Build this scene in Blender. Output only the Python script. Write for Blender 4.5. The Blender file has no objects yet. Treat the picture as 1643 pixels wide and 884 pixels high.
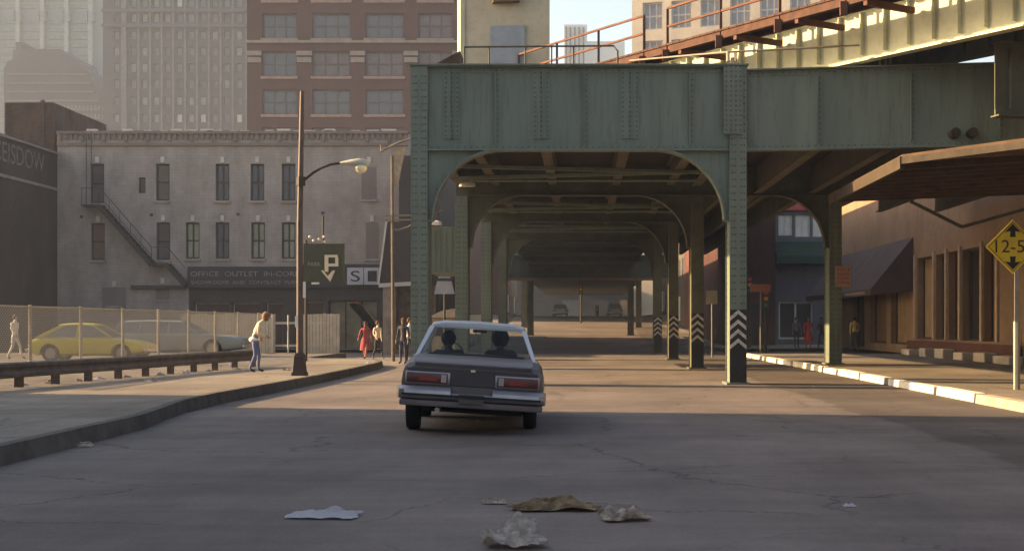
import bpy, bmesh, math, random
from mathutils import Vector, Matrix, noise
random.seed(7)
R = math.radians
S = bpy.context.scene
COL = S.collection

# ------------------------------------------------------------------ camera
cd = bpy.data.cameras.new('camera')
cam = bpy.data.objects.new('camera', cd); COL.objects.link(cam)
cam.location = (0, 0, 1.5); cam.rotation_euler = (R(90), 0, 0)
F = 2300.0
cd.sensor_width = 36; cd.lens = F / 1643 * 36
cd.shift_x = (821.5 - 933) / 1643; cd.shift_y = (520 - 442) / 1643
cd.clip_end = 3000
S.camera = cam
# ------------------------------------------------------------------ light
SUN_EL = 20.0
SUN_DIR = Vector((-1, .20)).normalized()              # horizontal direction towards the sun
w = bpy.data.worlds.new('World'); S.world = w; w.use_nodes = True
nt = w.node_tree
sky = nt.nodes.new('ShaderNodeTexSky'); sky.sky_type = 'NISHITA'; sky.sun_disc = False
sky.sun_elevation = R(SUN_EL); sky.sun_rotation = math.atan2(SUN_DIR.x, SUN_DIR.y) % (2 * math.pi)
sky.dust_density = 2.5; sky.air_density = 1.0
nt.links.new(sky.outputs[0], nt.nodes['Background'].inputs[0])
nt.nodes['Background'].inputs[1].default_value = .095
sl = bpy.data.lights.new('sun', 'SUN'); sl.energy = 4.5; sl.angle = R(.5); sl.color = (1, .72, .42)
so = bpy.data.objects.new('sun', sl); COL.objects.link(so)
tosun = Vector((SUN_DIR.x * math.cos(R(SUN_EL)), SUN_DIR.y * math.cos(R(SUN_EL)), math.sin(R(SUN_EL))))
so.rotation_euler = tosun.to_track_quat('Z', 'Y').to_euler(); so.location = (-60, 30, 60)
vs = S.view_settings
vs.view_transform = 'Standard'; vs.look = 'None'; vs.gamma = 1; vs.use_curve_mapping = False
vs.exposure = 1.85
vs.use_white_balance = True; vs.white_balance_temperature = 7700; vs.white_balance_tint = 14
HAZE = .00045
S.cycles.volume_bounces = 1
S.cycles.max_bounces = 6

# ------------------------------------------------------------------ helpers
def P(px, py, Z): return Vector(((px - 933) * Z / F, Z, 1.5 - (py - 520) * Z / F))
def X(px, Z): return (px - 933) * Z / F
def H(py, Z): return 1.5 - (py - 520) * Z / F
def ground(y):
    if y < 100: return 0.0
    if y < 160: return .04 * (y - 100)
    return 2.4

MATS = {}
def mat(name, col, rough=.8, var=.18, scale=1.5, metal=0.0, bump=0.0, bscale=30, col2=None, streak=False, spec=.3, dirt=0):
    if name in MATS: return MATS[name]
    m = bpy.data.materials.new(name); m.use_nodes = True; t = m.node_tree; N = t.nodes; L = t.links
    b = N['Principled BSDF']; b.inputs['Roughness'].default_value = rough; b.inputs['Metallic'].default_value = metal
    b.inputs['Specular IOR Level'].default_value = spec
    tc = N.new('ShaderNodeTexCoord')
    mp = N.new('ShaderNodeMapping'); L.new(tc.outputs['Object'], mp.inputs[0])
    if streak: mp.inputs['Scale'].default_value = (1, 1, .12)
    n = N.new('ShaderNodeTexNoise'); n.inputs['Scale'].default_value = scale; n.inputs['Detail'].default_value = 7; n.inputs['Roughness'].default_value = .62
    L.new(mp.outputs[0], n.inputs['Vector'])
    mx = N.new('ShaderNodeValToRGB')
    c2 = col2 or tuple(c * (1 + var) for c in col); c1 = col if col2 else tuple(c * (1 - var) for c in col)
    mx.color_ramp.elements[0].position = .32; mx.color_ramp.elements[1].position = .68
    mx.color_ramp.elements[0].color = (*c1, 1); mx.color_ramp.elements[1].color = (*c2, 1)
    L.new(n.outputs[0], mx.inputs[0]); out = mx.outputs[0]
    if dirt:
        n2 = N.new('ShaderNodeTexNoise'); n2.inputs['Scale'].default_value = scale * 4.3; n2.inputs['Detail'].default_value = 9; n2.inputs['Roughness'].default_value = .7
        L.new(mp.outputs[0], n2.inputs['Vector'])
        rp = N.new('ShaderNodeValToRGB'); rp.color_ramp.elements[0].position = .5; rp.color_ramp.elements[1].position = .72
        L.new(n2.outputs[0], rp.inputs[0])
        mm = N.new('ShaderNodeMix'); mm.data_type = 'RGBA'; mm.inputs[7].default_value = (.09, .05, .03, 1)
        sc = N.new('ShaderNodeMath'); sc.operation = 'MULTIPLY'; sc.inputs[1].default_value = dirt
        L.new(rp.outputs[0], sc.inputs[0]); L.new(sc.outputs[0], mm.inputs[0]); L.new(out, mm.inputs[6]); out = mm.outputs[2]
    L.new(out, b.inputs['Base Color'])
    if bump:
        nb = N.new('ShaderNodeTexNoise'); nb.inputs['Scale'].default_value = bscale; nb.inputs['Detail'].default_value = 6
        L.new(tc.outputs['Object'], nb.inputs['Vector'])
        bp = N.new('ShaderNodeBump'); bp.inputs['Strength'].default_value = bump; bp.inputs['Distance'].default_value = .02
        L.new(nb.outputs[0], bp.inputs['Height']); L.new(bp.outputs[0], b.inputs['Normal'])
    MATS[name] = m; return m

def brick_mat(name, c1, c2, mortar, rough=.9, bw=.24, bh=.08, stain=.35, patch=1.0):
    if name in MATS: return MATS[name]
    m = bpy.data.materials.new(name); m.use_nodes = True; t = m.node_tree; N = t.nodes; L = t.links
    b = N['Principled BSDF']; b.inputs['Roughness'].default_value = rough; b.inputs['Specular IOR Level'].default_value = .2
    tc = N.new('ShaderNodeTexCoord'); sp = N.new('ShaderNodeSeparateXYZ'); L.new(tc.outputs['Object'], sp.inputs[0])
    ad = N.new('ShaderNodeMath'); L.new(sp.outputs[0], ad.inputs[0]); L.new(sp.outputs[1], ad.inputs[1])
    cb = N.new('ShaderNodeCombineXYZ'); L.new(ad.outputs[0], cb.inputs[0]); L.new(sp.outputs[2], cb.inputs[1])
    br = N.new('ShaderNodeTexBrick'); L.new(cb.outputs[0], br.inputs['Vector'])
    br.inputs['Color1'].default_value = (*c1, 1); br.inputs['Color2'].default_value = (*c2, 1); br.inputs['Mortar'].default_value = (*mortar, 1)
    br.inputs['Scale'].default_value = 1; br.inputs['Brick Width'].default_value = bw; br.inputs['Row Height'].default_value = bh; br.inputs['Mortar Size'].default_value = .008
    n = N.new('ShaderNodeTexNoise'); n.inputs['Scale'].default_value = .5 * patch; n.inputs['Detail'].default_value = 8; n.inputs['Roughness'].default_value = .65
    mp = N.new('ShaderNodeMapping'); mp.inputs['Scale'].default_value = (1, 1, .5); L.new(tc.outputs['Object'], mp.inputs[0]); L.new(mp.outputs[0], n.inputs['Vector'])
    rp = N.new('ShaderNodeValToRGB'); rp.color_ramp.elements[0].position = .35; rp.color_ramp.elements[1].position = .65
    rp.color_ramp.elements[0].color = (1 - stain, 1 - stain, 1 - stain, 1); rp.color_ramp.elements[1].color = (1 + stain * .4, 1 + stain * .36, 1 + stain * .3, 1)
    L.new(n.outputs[0], rp.inputs[0])
    mu = N.new('ShaderNodeMix'); mu.data_type = 'RGBA'; mu.blend_type = 'MULTIPLY'; mu.inputs[0].default_value = 1
    L.new(br.outputs[0], mu.inputs[6]); L.new(rp.outputs[0], mu.inputs[7]); L.new(mu.outputs[2], b.inputs['Base Color'])
    MATS[name] = m; return m

def ground_mat(name, base, joints=0, cracks=True, gy=None):
    """asphalt / concrete in metres: broad tone, fine grit, cracks, patches, optional slab joints"""
    m = bpy.data.materials.new(name); m.use_nodes = True; t = m.node_tree; N = t.nodes; L = t.links
    b = N['Principled BSDF']; b.inputs['Roughness'].default_value = .85; b.inputs['Specular IOR Level'].default_value = .25
    tc = N.new('ShaderNodeTexCoord')
    def ns(scale, det=8, ro=.6, sc=None):
        n = N.new('ShaderNodeTexNoise'); n.inputs['Scale'].default_value = scale; n.inputs['Detail'].default_value = det; n.inputs['Roughness'].default_value = ro
        if sc:
            mp = N.new('ShaderNodeMapping'); mp.inputs['Scale'].default_value = sc; L.new(tc.outputs['Object'], mp.inputs[0]); L.new(mp.outputs[0], n.inputs['Vector'])
        else: L.new(tc.outputs['Object'], n.inputs['Vector'])
        return n
    def ramp(src, p0, p1, v0, v1):
        r = N.new('ShaderNodeMapRange'); r.inputs[1].default_value = p0; r.inputs[2].default_value = p1; r.inputs[3].default_value = v0; r.inputs[4].default_value = v1
        L.new(src, r.inputs[0]); return r.outputs[0]
    def mul(a, c):
        x = N.new('ShaderNodeMath'); x.operation = 'MULTIPLY'; L.new(a, x.inputs[0]); L.new(c, x.inputs[1]); return x.outputs[0]
    v = ramp(ns(.16).outputs[0], .38, .62, .74, 1.2)
    v = mul(v, ramp(ns(.9, 9, .7, (1, .28, 1)).outputs[0], .35, .65, .84, 1.14))       # worn lengthways
    v = mul(v, ramp(ns(1.1, 10, .72, (.22, 1, 1)).outputs[0], .36, .64, .84, 1.12))     # worn crossways
    v = mul(v, ramp(ns(22, 4, .7).outputs[0], .3, .7, .86, 1.14))
    if cracks:
        vo = N.new('ShaderNodeTexVoronoi'); vo.feature = 'DISTANCE_TO_EDGE'; vo.inputs['Scale'].default_value = .33
        wn = ns(1.2, 6, .7); vm = N.new('ShaderNodeVectorMath'); vm.operation = 'MULTIPLY_ADD'
        vm.inputs[1].default_value = (.9, .9, .9); L.new(wn.outputs[1], vm.inputs[0]); L.new(tc.outputs['Object'], vm.inputs[2]); L.new(vm.outputs[0], vo.inputs['Vector'])
        ck = ramp(vo.outputs[0], .0015, .008, .45, 1)
        gate = ramp(ns(.22, 3).outputs[0], .42, .52, 0, 1)
        mxf = N.new('ShaderNodeMix'); mxf.inputs[3].default_value = 1
        L.new(gate, mxf.inputs[0]); mxf.inputs[2].default_value = 1; L.new(ck, mxf.inputs[3]); v = mul(v, mxf.outputs[0])
    if joints:
        br = N.new('ShaderNodeTexBrick'); L.new(tc.outputs['Object'], br.inputs['Vector']); br.offset = 0
        br.inputs['Scale'].default_value = 1; br.inputs['Brick Width'].default_value = joints; br.inputs['Row Height'].default_value = joints; br.inputs['Mortar Size'].default_value = .012
        br.inputs['Color1'].default_value = (1, 1, 1, 1); br.inputs['Color2'].default_value = (.86, .86, .86, 1); br.inputs['Mortar'].default_value = (.45, .45, .45, 1)
        v = mul(v, br.outputs[0])
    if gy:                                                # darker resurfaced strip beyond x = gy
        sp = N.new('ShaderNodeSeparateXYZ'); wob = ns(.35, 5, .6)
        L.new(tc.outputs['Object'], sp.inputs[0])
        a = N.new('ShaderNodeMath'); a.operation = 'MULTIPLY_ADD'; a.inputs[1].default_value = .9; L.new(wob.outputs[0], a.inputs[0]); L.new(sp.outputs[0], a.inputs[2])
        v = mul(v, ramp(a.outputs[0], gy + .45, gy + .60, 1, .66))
    mc = N.new('ShaderNodeMix'); mc.data_type = 'RGBA'; mc.blend_type = 'MULTIPLY'; mc.inputs[0].default_value = 1
    mc.inputs[6].default_value = (*base, 1); L.new(v, mc.inputs[7]); L.new(mc.outputs[2], b.inputs['Base Color'])
    bp = N.new('ShaderNodeBump'); bp.inputs['Strength'].default_value = .5; bp.inputs['Distance'].default_value = .03
    L.new(v, bp.inputs['Height']); L.new(bp.outputs[0], b.inputs['Normal'])
    return m

def glass_mat(name, tint=(.03, .035, .04), rough=.08, alpha=1.0):
    if name in MATS: return MATS[name]
    m = bpy.data.materials.new(name); m.use_nodes = True; t = m.node_tree; N = t.nodes; L = t.links
    b = N['Principled BSDF']; b.inputs['Base Color'].default_value = (*tint, 1); b.inputs['Roughness'].default_value = rough; b.inputs['Specular IOR Level'].default_value = .6
    if alpha < 1:
        o = N['Material Output']; tr = N.new('ShaderNodeBsdfTransparent'); tr.inputs[0].default_value = (.93, .95, .93, 1)
        mx = N.new('ShaderNodeMixShader'); mx.inputs[0].default_value = alpha
        L.new(tr.outputs[0], mx.inputs[1]); L.new(b.outputs[0], mx.inputs[2]); L.new(mx.outputs[0], o.inputs[0])
    MATS[name] = m; return m

def rootloc(p):
    v = Vector((0, 0, 0))
    while p is not None: v += p.location; p = p.parent
    return v
def link(name, me, m, parent=None, smooth=False, world=True, label=None):
    if world and parent is not None: me.transform(Matrix.Translation(-rootloc(parent)))
    if m is not None and not me.materials: me.materials.append(m)
    if smooth:
        me.shade_smooth(); me.set_sharp_from_angle(angle=R(smooth if smooth > 1 else 35))
    o = bpy.data.objects.new(name, me); COL.objects.link(o); o.parent = parent
    if label: o['label'] = label
    return o

class MB:
    def __init__(s): s.b = bmesh.new(); s.rv = False
    def poly(s, pts, fl=None):
        v = [s.b.verts.new(p) for p in pts]; s.b.faces.new(v); return s
    def hexa(s, p):                                       # 8 points: bottom 4, top 4
        v = [s.b.verts.new(q) for q in p]
        for f in ((3, 2, 1, 0), (4, 5, 6, 7), (0, 1, 5, 4), (1, 2, 6, 5), (2, 3, 7, 6), (3, 0, 4, 7)): s.b.faces.new([v[i] for i in f])
        return s
    def box(s, x0, x1, y0, y1, z0, z1):
        if x0 > x1: x0, x1 = x1, x0
        if y0 > y1: y0, y1 = y1, y0
        if z0 > z1: z0, z1 = z1, z0
        return s.hexa([(x0, y0, z0), (x1, y0, z0), (x1, y1, z0), (x0, y1, z0), (x0, y0, z1), (x1, y0, z1), (x1, y1, z1), (x0, y1, z1)])
    def bar(s, a, b, wd, h=None, up=(0, 0, 1)):           # rectangular bar a->b
        a = Vector(a); b = Vector(b); h = h or wd; d = (b - a).normalized(); u = Vector(up)
        if abs(d.dot(u)) > .98: u = Vector((0, 1, 0))
        r = d.cross(u).normalized(); u = r.cross(d).normalized()
        q = []
        for c in (a, b):
            q.append([c - r * wd / 2 - u * h / 2, c + r * wd / 2 - u * h / 2, c + r * wd / 2 + u * h / 2, c - r * wd / 2 + u * h / 2])
        return s.hexa([q[0][0], q[0][1], q[0][2], q[0][3], q[1][0], q[1][1], q[1][2], q[1][3]])
    def tube(s, pts, r, n=10, cap=True):
        pts = [Vector(p) for p in pts]; rs = r if isinstance(r, (list, tuple)) else [r] * len(pts); rings = []
        for i, p in enumerate(pts):
            d = (pts[min(i + 1, len(pts) - 1)] - pts[max(i - 1, 0)]).normalized()
            u = Vector((0, 0, 1)) if abs(d.z) < .9 else Vector((0, 1, 0))
            a = d.cross(u).normalized(); c = a.cross(d)
            rings.append([s.b.verts.new(p + (a * math.cos(2 * math.pi * k / n) + c * math.sin(2 * math.pi * k / n)) * rs[i]) for k in range(n)])
        for i in range(len(rings) - 1):
            for k in range(n): s.b.faces.new([rings[i][k], rings[i][(k + 1) % n], rings[i + 1][(k + 1) % n], rings[i + 1][k]])
        if cap: s.b.faces.new(rings[0][::-1]); s.b.faces.new(rings[-1])
        return s
    def prism(s, pts, vec):                               # extrude a planar outline
        vec = Vector(vec); a = [s.b.verts.new(p) for p in pts]; b = [s.b.verts.new(Vector(p) + vec) for p in pts]; n = len(a)
        s.b.faces.new(a[::-1]); s.b.faces.new(b)
        for i in range(n): s.b.faces.new([a[i], a[(i + 1) % n], b[(i + 1) % n], b[i]])
        return s
    def loft(s, rings, cap=True):
        vv = [[s.b.verts.new(p) for p in r] for r in rings]; n = len(vv[0])
        for i in range(len(vv) - 1):
            for k in range(n): s.b.faces.new([vv[i][k], vv[i][(k + 1) % n], vv[i + 1][(k + 1) % n], vv[i + 1][k]])
        if cap: s.b.faces.new(vv[0][::-1]); s.b.faces.new(vv[-1])
        return s
    def ball(s, c, r, sx=1, sy=1, sz=1, seg=12):
        mt = Matrix.Translation(c) @ Matrix.Diagonal((r * sx, r * sy, r * sz, 1))
        bmesh.ops.create_uvsphere(s.b, u_segments=seg, v_segments=max(6, seg * 2 // 3), radius=1, matrix=mt); return s
    def rivet(s, p, nrm=(0, -1, 0), r=.022):
        r *= 1.15; p = Vector(p); nrm = Vector(nrm); u = nrm.orthogonal().normalized(); v = nrm.cross(u)
        c = s.b.verts.new(p + nrm * r * .75); ring = [s.b.verts.new(p + (u * math.cos(k * 1.2566) + v * math.sin(k * 1.2566)) * r) for k in range(5)]
        for k in range(5): s.b.faces.new([ring[k], ring[(k + 1) % 5], c]).material_index = 1
        s.rv = True
        return s
    def bevel(s, w, seg=1):
        bmesh.ops.bevel(s.b, geom=list(s.b.edges), offset=w, segments=seg, affect='EDGES', clamp_overlap=True, profile=.5); return s
    def mesh(s, name, normals=True):
        if normals: bmesh.ops.recalc_face_normals(s.b, faces=s.b.faces)
        me = bpy.data.meshes.new(name); s.b.to_mesh(me); s.b.free(); return me
    def build(s, name, m, parent=None, smooth=False, world=True, label=None):
        rv = s.rv; me = s.mesh(name)
        if rv: me.materials.append(m); me.materials.append(mat('shadow_toned_rivet_heads', (.085, .105, .08), .8, scale=3))  # rivet heads coloured darker to mimic their small shadows
        return link(name, me, m, parent, smooth, world, label)

def tag(o, label=None, cat=None, group=None, kind=None):
    if label: o['label'] = label
    if cat: o['category'] = cat
    if group: o['group'] = group
    if kind: o['kind'] = kind
    return o
def empty(name, loc, label, cat, group=None, rz=0):
    o = bpy.data.objects.new(name, None); COL.objects.link(o); o.location = loc; o.rotation_euler.z = rz; o.empty_display_size = .3
    return tag(o, label, cat, group)
def copy_tree(o, parent=None):
    c = o.copy(); COL.objects.link(c); c.parent = parent
    for ch in list(o.children): copy_tree(ch, c)
    return c

def text_mesh(body, origin, u, v, wd, ht, m, name, parent, ext=.01, world=True, label=None):
    """text filling a wd x ht box whose lower left corner is origin; u = reading direction, v = up"""
    cu = bpy.data.curves.new('t', 'FONT'); cu.body = body; cu.extrude = .5; cu.align_x = 'LEFT'
    ob = bpy.data.objects.new('t', cu); COL.objects.link(ob)
    bpy.context.view_layer.update()
    me = bpy.data.meshes.new_from_object(ob.evaluated_get(bpy.context.evaluated_depsgraph_get()))
    bpy.data.objects.remove(ob); bpy.data.curves.remove(cu)
    xs = [q.co.x for q in me.vertices]; ys = [q.co.y for q in me.vertices]
    x0, x1, y0, y1 = min(xs), max(xs), min(ys), max(ys)
    u = Vector(u).normalized(); v = Vector(v).normalized(); n = u.cross(v); o = Vector(origin)
    for q in me.vertices:
        c = q.co.copy(); q.co = o + u * ((c.x - x0) / (x1 - x0) * wd) + v * ((c.y - y0) / (y1 - y0) * ht) + n * (ext if c.z > 0 else -ext * .2)
    me.materials.clear()
    return link(name, me, m, parent, world=world, label=label)

class Wall:
    """wall face in plane (origin, u right, up z) seen from -n, with real openings"""
    def __init__(s, o, u, n): s.o = Vector(o); s.u = Vector(u).normalized(); s.n = Vector(n).normalized()   # n points outwards
    def pt(s, a, z, d=0): return s.o + s.u * a + Vector((0, 0, z)) - s.n * d
    def face(s, mb, a0, a1, z0, z1, holes, depth=.2):
        us = sorted(set([a0, a1] + [h[0] for h in holes] + [h[1] for h in holes])); zs = sorted(set([z0, z1] + [h[2] for h in holes] + [h[3] for h in holes]))
        us = [q for q in us if a0 <= q <= a1]; zs = [q for q in zs if z0 <= q <= z1]
        for i in range(len(us) - 1):
            run = None
            for j in range(len(zs) - 1):
                cu, cz = (us[i] + us[i + 1]) / 2, (zs[j] + zs[j + 1]) / 2
                hole = any(h[0] < cu < h[1] and h[2] < cz < h[3] for h in holes)
                if not hole and run is None: run = zs[j]
                if hole and run is not None:
                    mb.poly([s.pt(us[i], run), s.pt(us[i + 1], run), s.pt(us[i + 1], zs[j]), s.pt(us[i], zs[j])]); run = None
            if run is not None: mb.poly([s.pt(us[i], run), s.pt(us[i + 1], run), s.pt(us[i + 1], z1), s.pt(us[i], z1)])
        for h in holes:
            a, b, c, d = h
            for (p, q) in (((a, c), (b, c)), ((b, c), (b, d)), ((b, d), (a, d)), ((a, d), (a, c))):
                mb.poly([s.pt(*p), s.pt(*q), s.pt(*q, depth), s.pt(*p, depth)])
    def slab(s, mb, a0, a1, z0, z1, d0, d1):              # box on the wall between depths d0 (outer, negative = proud) and d1
        mb.hexa([s.pt(a0, z0, d0), s.pt(a1, z0, d0), s.pt(a1, z0, d1), s.pt(a0, z0, d1), s.pt(a0, z1, d0), s.pt(a1, z1, d0), s.pt(a1, z1, d1), s.pt(a0, z1, d1)]); return mb
    def window(s, h, parent, pane, frame=None, depth=.16, cols=1, rows=2, fw=.06, name='window'):
        mb = MB(); s.slab(mb, h[0], h[1], h[2], h[3], depth + .03, depth + .05)
        wo = mb.build(name, pane, parent)
        if frame:
            fb = MB()
            for a in (h[0], h[1] - fw): s.slab(fb, a, a + fw, h[2], h[3], depth - .03, depth + .028)
            for z in (h[2], h[3] - fw): s.slab(fb, h[0] + fw, h[1] - fw, z, z + fw, depth - .03, depth + .028)
            for k in range(1, cols):
                a = h[0] + (h[1] - h[0]) * k / cols; s.slab(fb, a - fw / 2, a + fw / 2, h[2] + fw, h[3] - fw, depth - .02, depth + .027)
            for k in range(1, rows):
                z = h[2] + (h[3] - h[2]) * k / rows
                ed = [h[0] + fw] + [h[0] + (h[1] - h[0]) * q / cols for q in range(1, cols)] + [h[1] - fw]
                for q in range(cols): s.slab(fb, ed[q] + (fw / 2 if q else 0), ed[q + 1] - (fw / 2 if q < cols - 1 else 0), z - fw / 2, z + fw / 2, depth - .025, depth + .026)
            fb.build('frame', frame, wo)
        return wo

# ------------------------------------------------------------------ materials
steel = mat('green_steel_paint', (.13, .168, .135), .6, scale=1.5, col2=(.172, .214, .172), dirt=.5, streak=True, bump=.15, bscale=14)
steel_side = mat('sunlit_toned_pale_green_paint', (.56, .58, .42), .6, scale=.8, col2=(.68, .69, .50), dirt=.25, bump=.1)  # pale green raised in colour so the girder reads as sunlit
steel_dk = mat('dark_green_steel', (.07, .078, .052), .75, scale=1.3, col2=(.12, .125, .085), dirt=.5, bump=.2)  # darker tone of the green steel for rear and under parts
steel_brown = mat('rust_coated_steel', (.075, .068, .046), .8, scale=2.5, col2=(.125, .11, .08), dirt=.5)
rust = mat('rusty_walkway_iron', (.085, .036, .024), .85, scale=3, col2=(.16, .075, .05))
timber = mat('old_timber', (.06, .038, .024), .9, scale=2, col2=(.11, .07, .042), streak=False, bump=.3)
timber_dk = mat('creosoted_ties', (.035, .028, .022), .9, scale=4, col2=(.07, .055, .04))
black = mat('black_paint', (.02, .02, .02), .6)
white = mat('white_paint', (.72, .70, .64), .6, var=.08, scale=5)
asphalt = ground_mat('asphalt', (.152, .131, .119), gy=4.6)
concrete = ground_mat('sidewalk_concrete', (.21, .185, .15), joints=1.8)
lotmat = ground_mat('lot_gravel', (.20, .175, .145))
kerbdark = mat('worn_kerb_stone', (.085, .075, .066), .9, scale=2.5, var=.35, bump=.4, bscale=12)
kerbwhite = mat('whitewashed_kerb', (.78, .72, .58), .8, scale=4, var=.12, dirt=.5)
zinc = mat('galvanised_steel', (.24, .23, .21), .45, metal=.6, scale=4)
railsteel = mat('weathered_guard_rail', (.12, .10, .09), .6, metal=.3, scale=3, var=.35)
pane_dark = glass_mat('dark_window_glass', (.035, .035, .04), .12)
pane_grey = glass_mat('grey_window_glass', (.085, .09, .10), .25)
pane_pale = mat('blind_behind_glass', (.55, .54, .50), .35, var=.1)
frame_dk = mat('dark_window_frame', (.05, .045, .042), .7)
frame_lt = mat('pale_window_frame', (.5, .47, .42), .7)

# ------------------------------------------------------------------ the setting: ground, road, sidewalks, kerbs
def strip(name, x0, x1, ys, zoff, m):
    mb = MB(); 
    for a, b in zip(ys[:-1], ys[1:]): mb.poly([(x0, a, ground(a) + zoff), (x1, a, ground(a) + zoff), (x1, b, ground(b) + zoff), (x0, b, ground(b) + zoff)])
    bmesh.ops.remove_doubles(mb.b, verts=mb.b.verts, dist=1e-4)
    return tag(mb.build(name, m), kind='structure')
strip('ground', -600, 600, [-100, 100, 160, 900], -.012, lotmat)
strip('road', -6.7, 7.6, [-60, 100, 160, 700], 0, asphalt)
mb = MB(); mb.poly([(-120, 66, -.006), (120, 66, -.006), (120, 79, -.006), (-120, 79, -.006)]); tag(mb.build('cross_street', asphalt), kind='structure')
# left sidewalk with rounded corner; outline slightly uneven like the photo
lk = [(-6.1, -30), (-6.1, 10), (-6.12, 15), (-6.2, 18), (-6.25, 20.5), (-6.5, 22.5), (-6.75, 24.5), (-6.85, 27), (-6.75, 31), (-6.65, 36), (-6.7, 42), (-6.8, 48), (-7.0, 50.5), (-7.6, 52.5), (-8.6, 54), (-10.2, 54.8), (-10.6, 56), (-10.6, 64.5)]
out = [(x, y, .21) for x, y in lk] + [(-40, 64.5, .21), (-40, -30, .21)]
mb = MB(); mb.poly([(x - .16 if i < len(lk) else x, y, z) for i, (x, y, z) in enumerate(out)]); tag(mb.build('sidewalk_left', concrete), kind='structure')
mb = MB()
for (a, b) in zip(lk[:-1], lk[1:]):
    n = max(1, int((b[1] - a[1]) / 1.2))
    for k in range(n):
        p0 = Vector((a[0] + (b[0] - a[0]) * k / n, a[1] + (b[1] - a[1]) * k / n)); p1 = Vector((a[0] + (b[0] - a[0]) * (k + 1) / n, a[1] + (b[1] - a[1]) * (k + 1) / n))
        j0 = noise.noise((p0.x, p0.y * 1.3, 3)) * .03; j1 = noise.noise((p1.x, p1.y * 1.3, 3)) * .03; t0 = .214 + j0 * .4; t1 = .214 + j1 * .4
        v = [(p0.x - .17, p0.y, -.1), (p0.x + .03 + j0, p0.y, -.1), (p1.x + .03 + j1, p1.y, -.1), (p1.x - .17, p1.y, -.1),
             (p0.x - .17, p0.y, .214), (p0.x - .02 + j0, p0.y, t0), (p1.x - .02 + j1, p1.y, t1), (p1.x - .17, p1.y, .214)]
        mb.hexa(v)
tag(mb.build('kerb_left', kerbdark), kind='structure')
strip('sidewalk_right', 7.74, 40, [-60, 66], .15, concrete)
strip('sidewalk_right_far', 7.74, 40, [79, 100, 160, 700], .15, concrete)
strip('sidewalk_left_far', -40, -7.5, [76, 100, 160, 700], .15, concrete)
def kerb_run(name, segs, m):
    mb = MB()
    for (y0, y1) in segs:
        j = random.uniform(-.03, .03); h = .165 + random.uniform(-.015, .02); k = random.uniform(-.02, .02)
        mb.hexa([(7.52 + j, y0, -.1), (7.78, y0, -.1), (7.78, y1, -.1), (7.52 + j + k, y1, -.1), (7.55 + j, y0 + .02, h), (7.78, y0, h), (7.78, y1, h), (7.55 + j + k, y1 - .02, h)])
    mb.bevel(.012); return tag(mb.build(name, m), kind='structure')
kerb_run('kerb_right', [(q, q + 2.9) for q in (-30, -27, -24, -21, -18, -15, -12, -9, -6, -3, 0, 3, 6, 9, 12, 15, 18)] + [(21.0, 24.3), (24.35, 27.3)], mat('cream_kerb_stone', (.45, .36, .24), .9, scale=3, dirt=.5, var=.2))
segs = []; y = 27.6
for L_ in (2.9, 4.6, 3.1, 3.1, 2.2, 6.2, 3.5, 2.9, 4.5, 3.0): segs.append((y, y + L_)); y += L_ + .32
kerb_run('kerb_right_whitewashed', segs, kerbwhite)

# ------------------------------------------------------------------ lower elevated railway over the road
BX = [-4.02, 3.88]; PITCH = 12.44; Y0 = 35.5; ZT = 7.9; ZB = 5.83
vd = empty('elevated_railway', (0, Y0, 0), 'riveted green steel elevated railway carried on arched bents straight over the road', 'railway bridge')
def column(x, y, top, w=.42, d=1.0, riv=True, base=0.0, m=None, name='column'):
    mb = MB(); t = .03
    mb.box(x - w / 2, x + w / 2, y, y + .035, base, top)                       # front cover plate
    mb.box(x - w / 2, x + w / 2, y + d - .035, y + d, base, top)
    mb.box(x - w / 2 + .03, x - w / 2 + .06, y + .035, y + d - .035, base, top)
    mb.box(x + w / 2 - .06, x + w / 2 - .03, y + .035, y + d - .035, base, top)
    if riv:
        n = int((top - base - .2) / .17)
        for k in range(n):
            for xx in (x - w / 2 + .055, x + w / 2 - .055, x - w / 2 + .13, x + w / 2 - .13): mb.rivet((xx, y, base + .15 + k * .17))
            for yy in (y + .12, y + d - .12): mb.rivet((x - w / 2 + .03, yy, base + .15 + k * .17), (-1, 0, 0))
    # base plates
    mb.box(x - w / 2 - .08, x + w / 2 + .08, y - .08, y + d + .08, base - .02, base + .05)
    return mb.build(name, m or steel, vd)
def chevrons(x, y, col, w=.42, base=0.0):
    mb = MB(); mb.box(x - w / 2 + .004, x + w / 2 - .004, y - .012, y - .003, base + .06, base + 1.86)
    bk = mb.build('warning_band', black, col)
    mb = MB()
    for k in range(4):
        z = base + .92 + k * .235; hw = w / 2 - .01
        for s in (-1, 1): mb.prism([(x, y - .015, z + .13), (x, y - .015, z + .23), (x + s * hw, y - .015, z + .06), (x + s * hw, y - .015, z - .04)], (0, -.006, 0))
    mb.build('chevron', mat('worn_white_paint', (.55, .52, .45), .8, dirt=.9, scale=6), bk)
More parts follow.
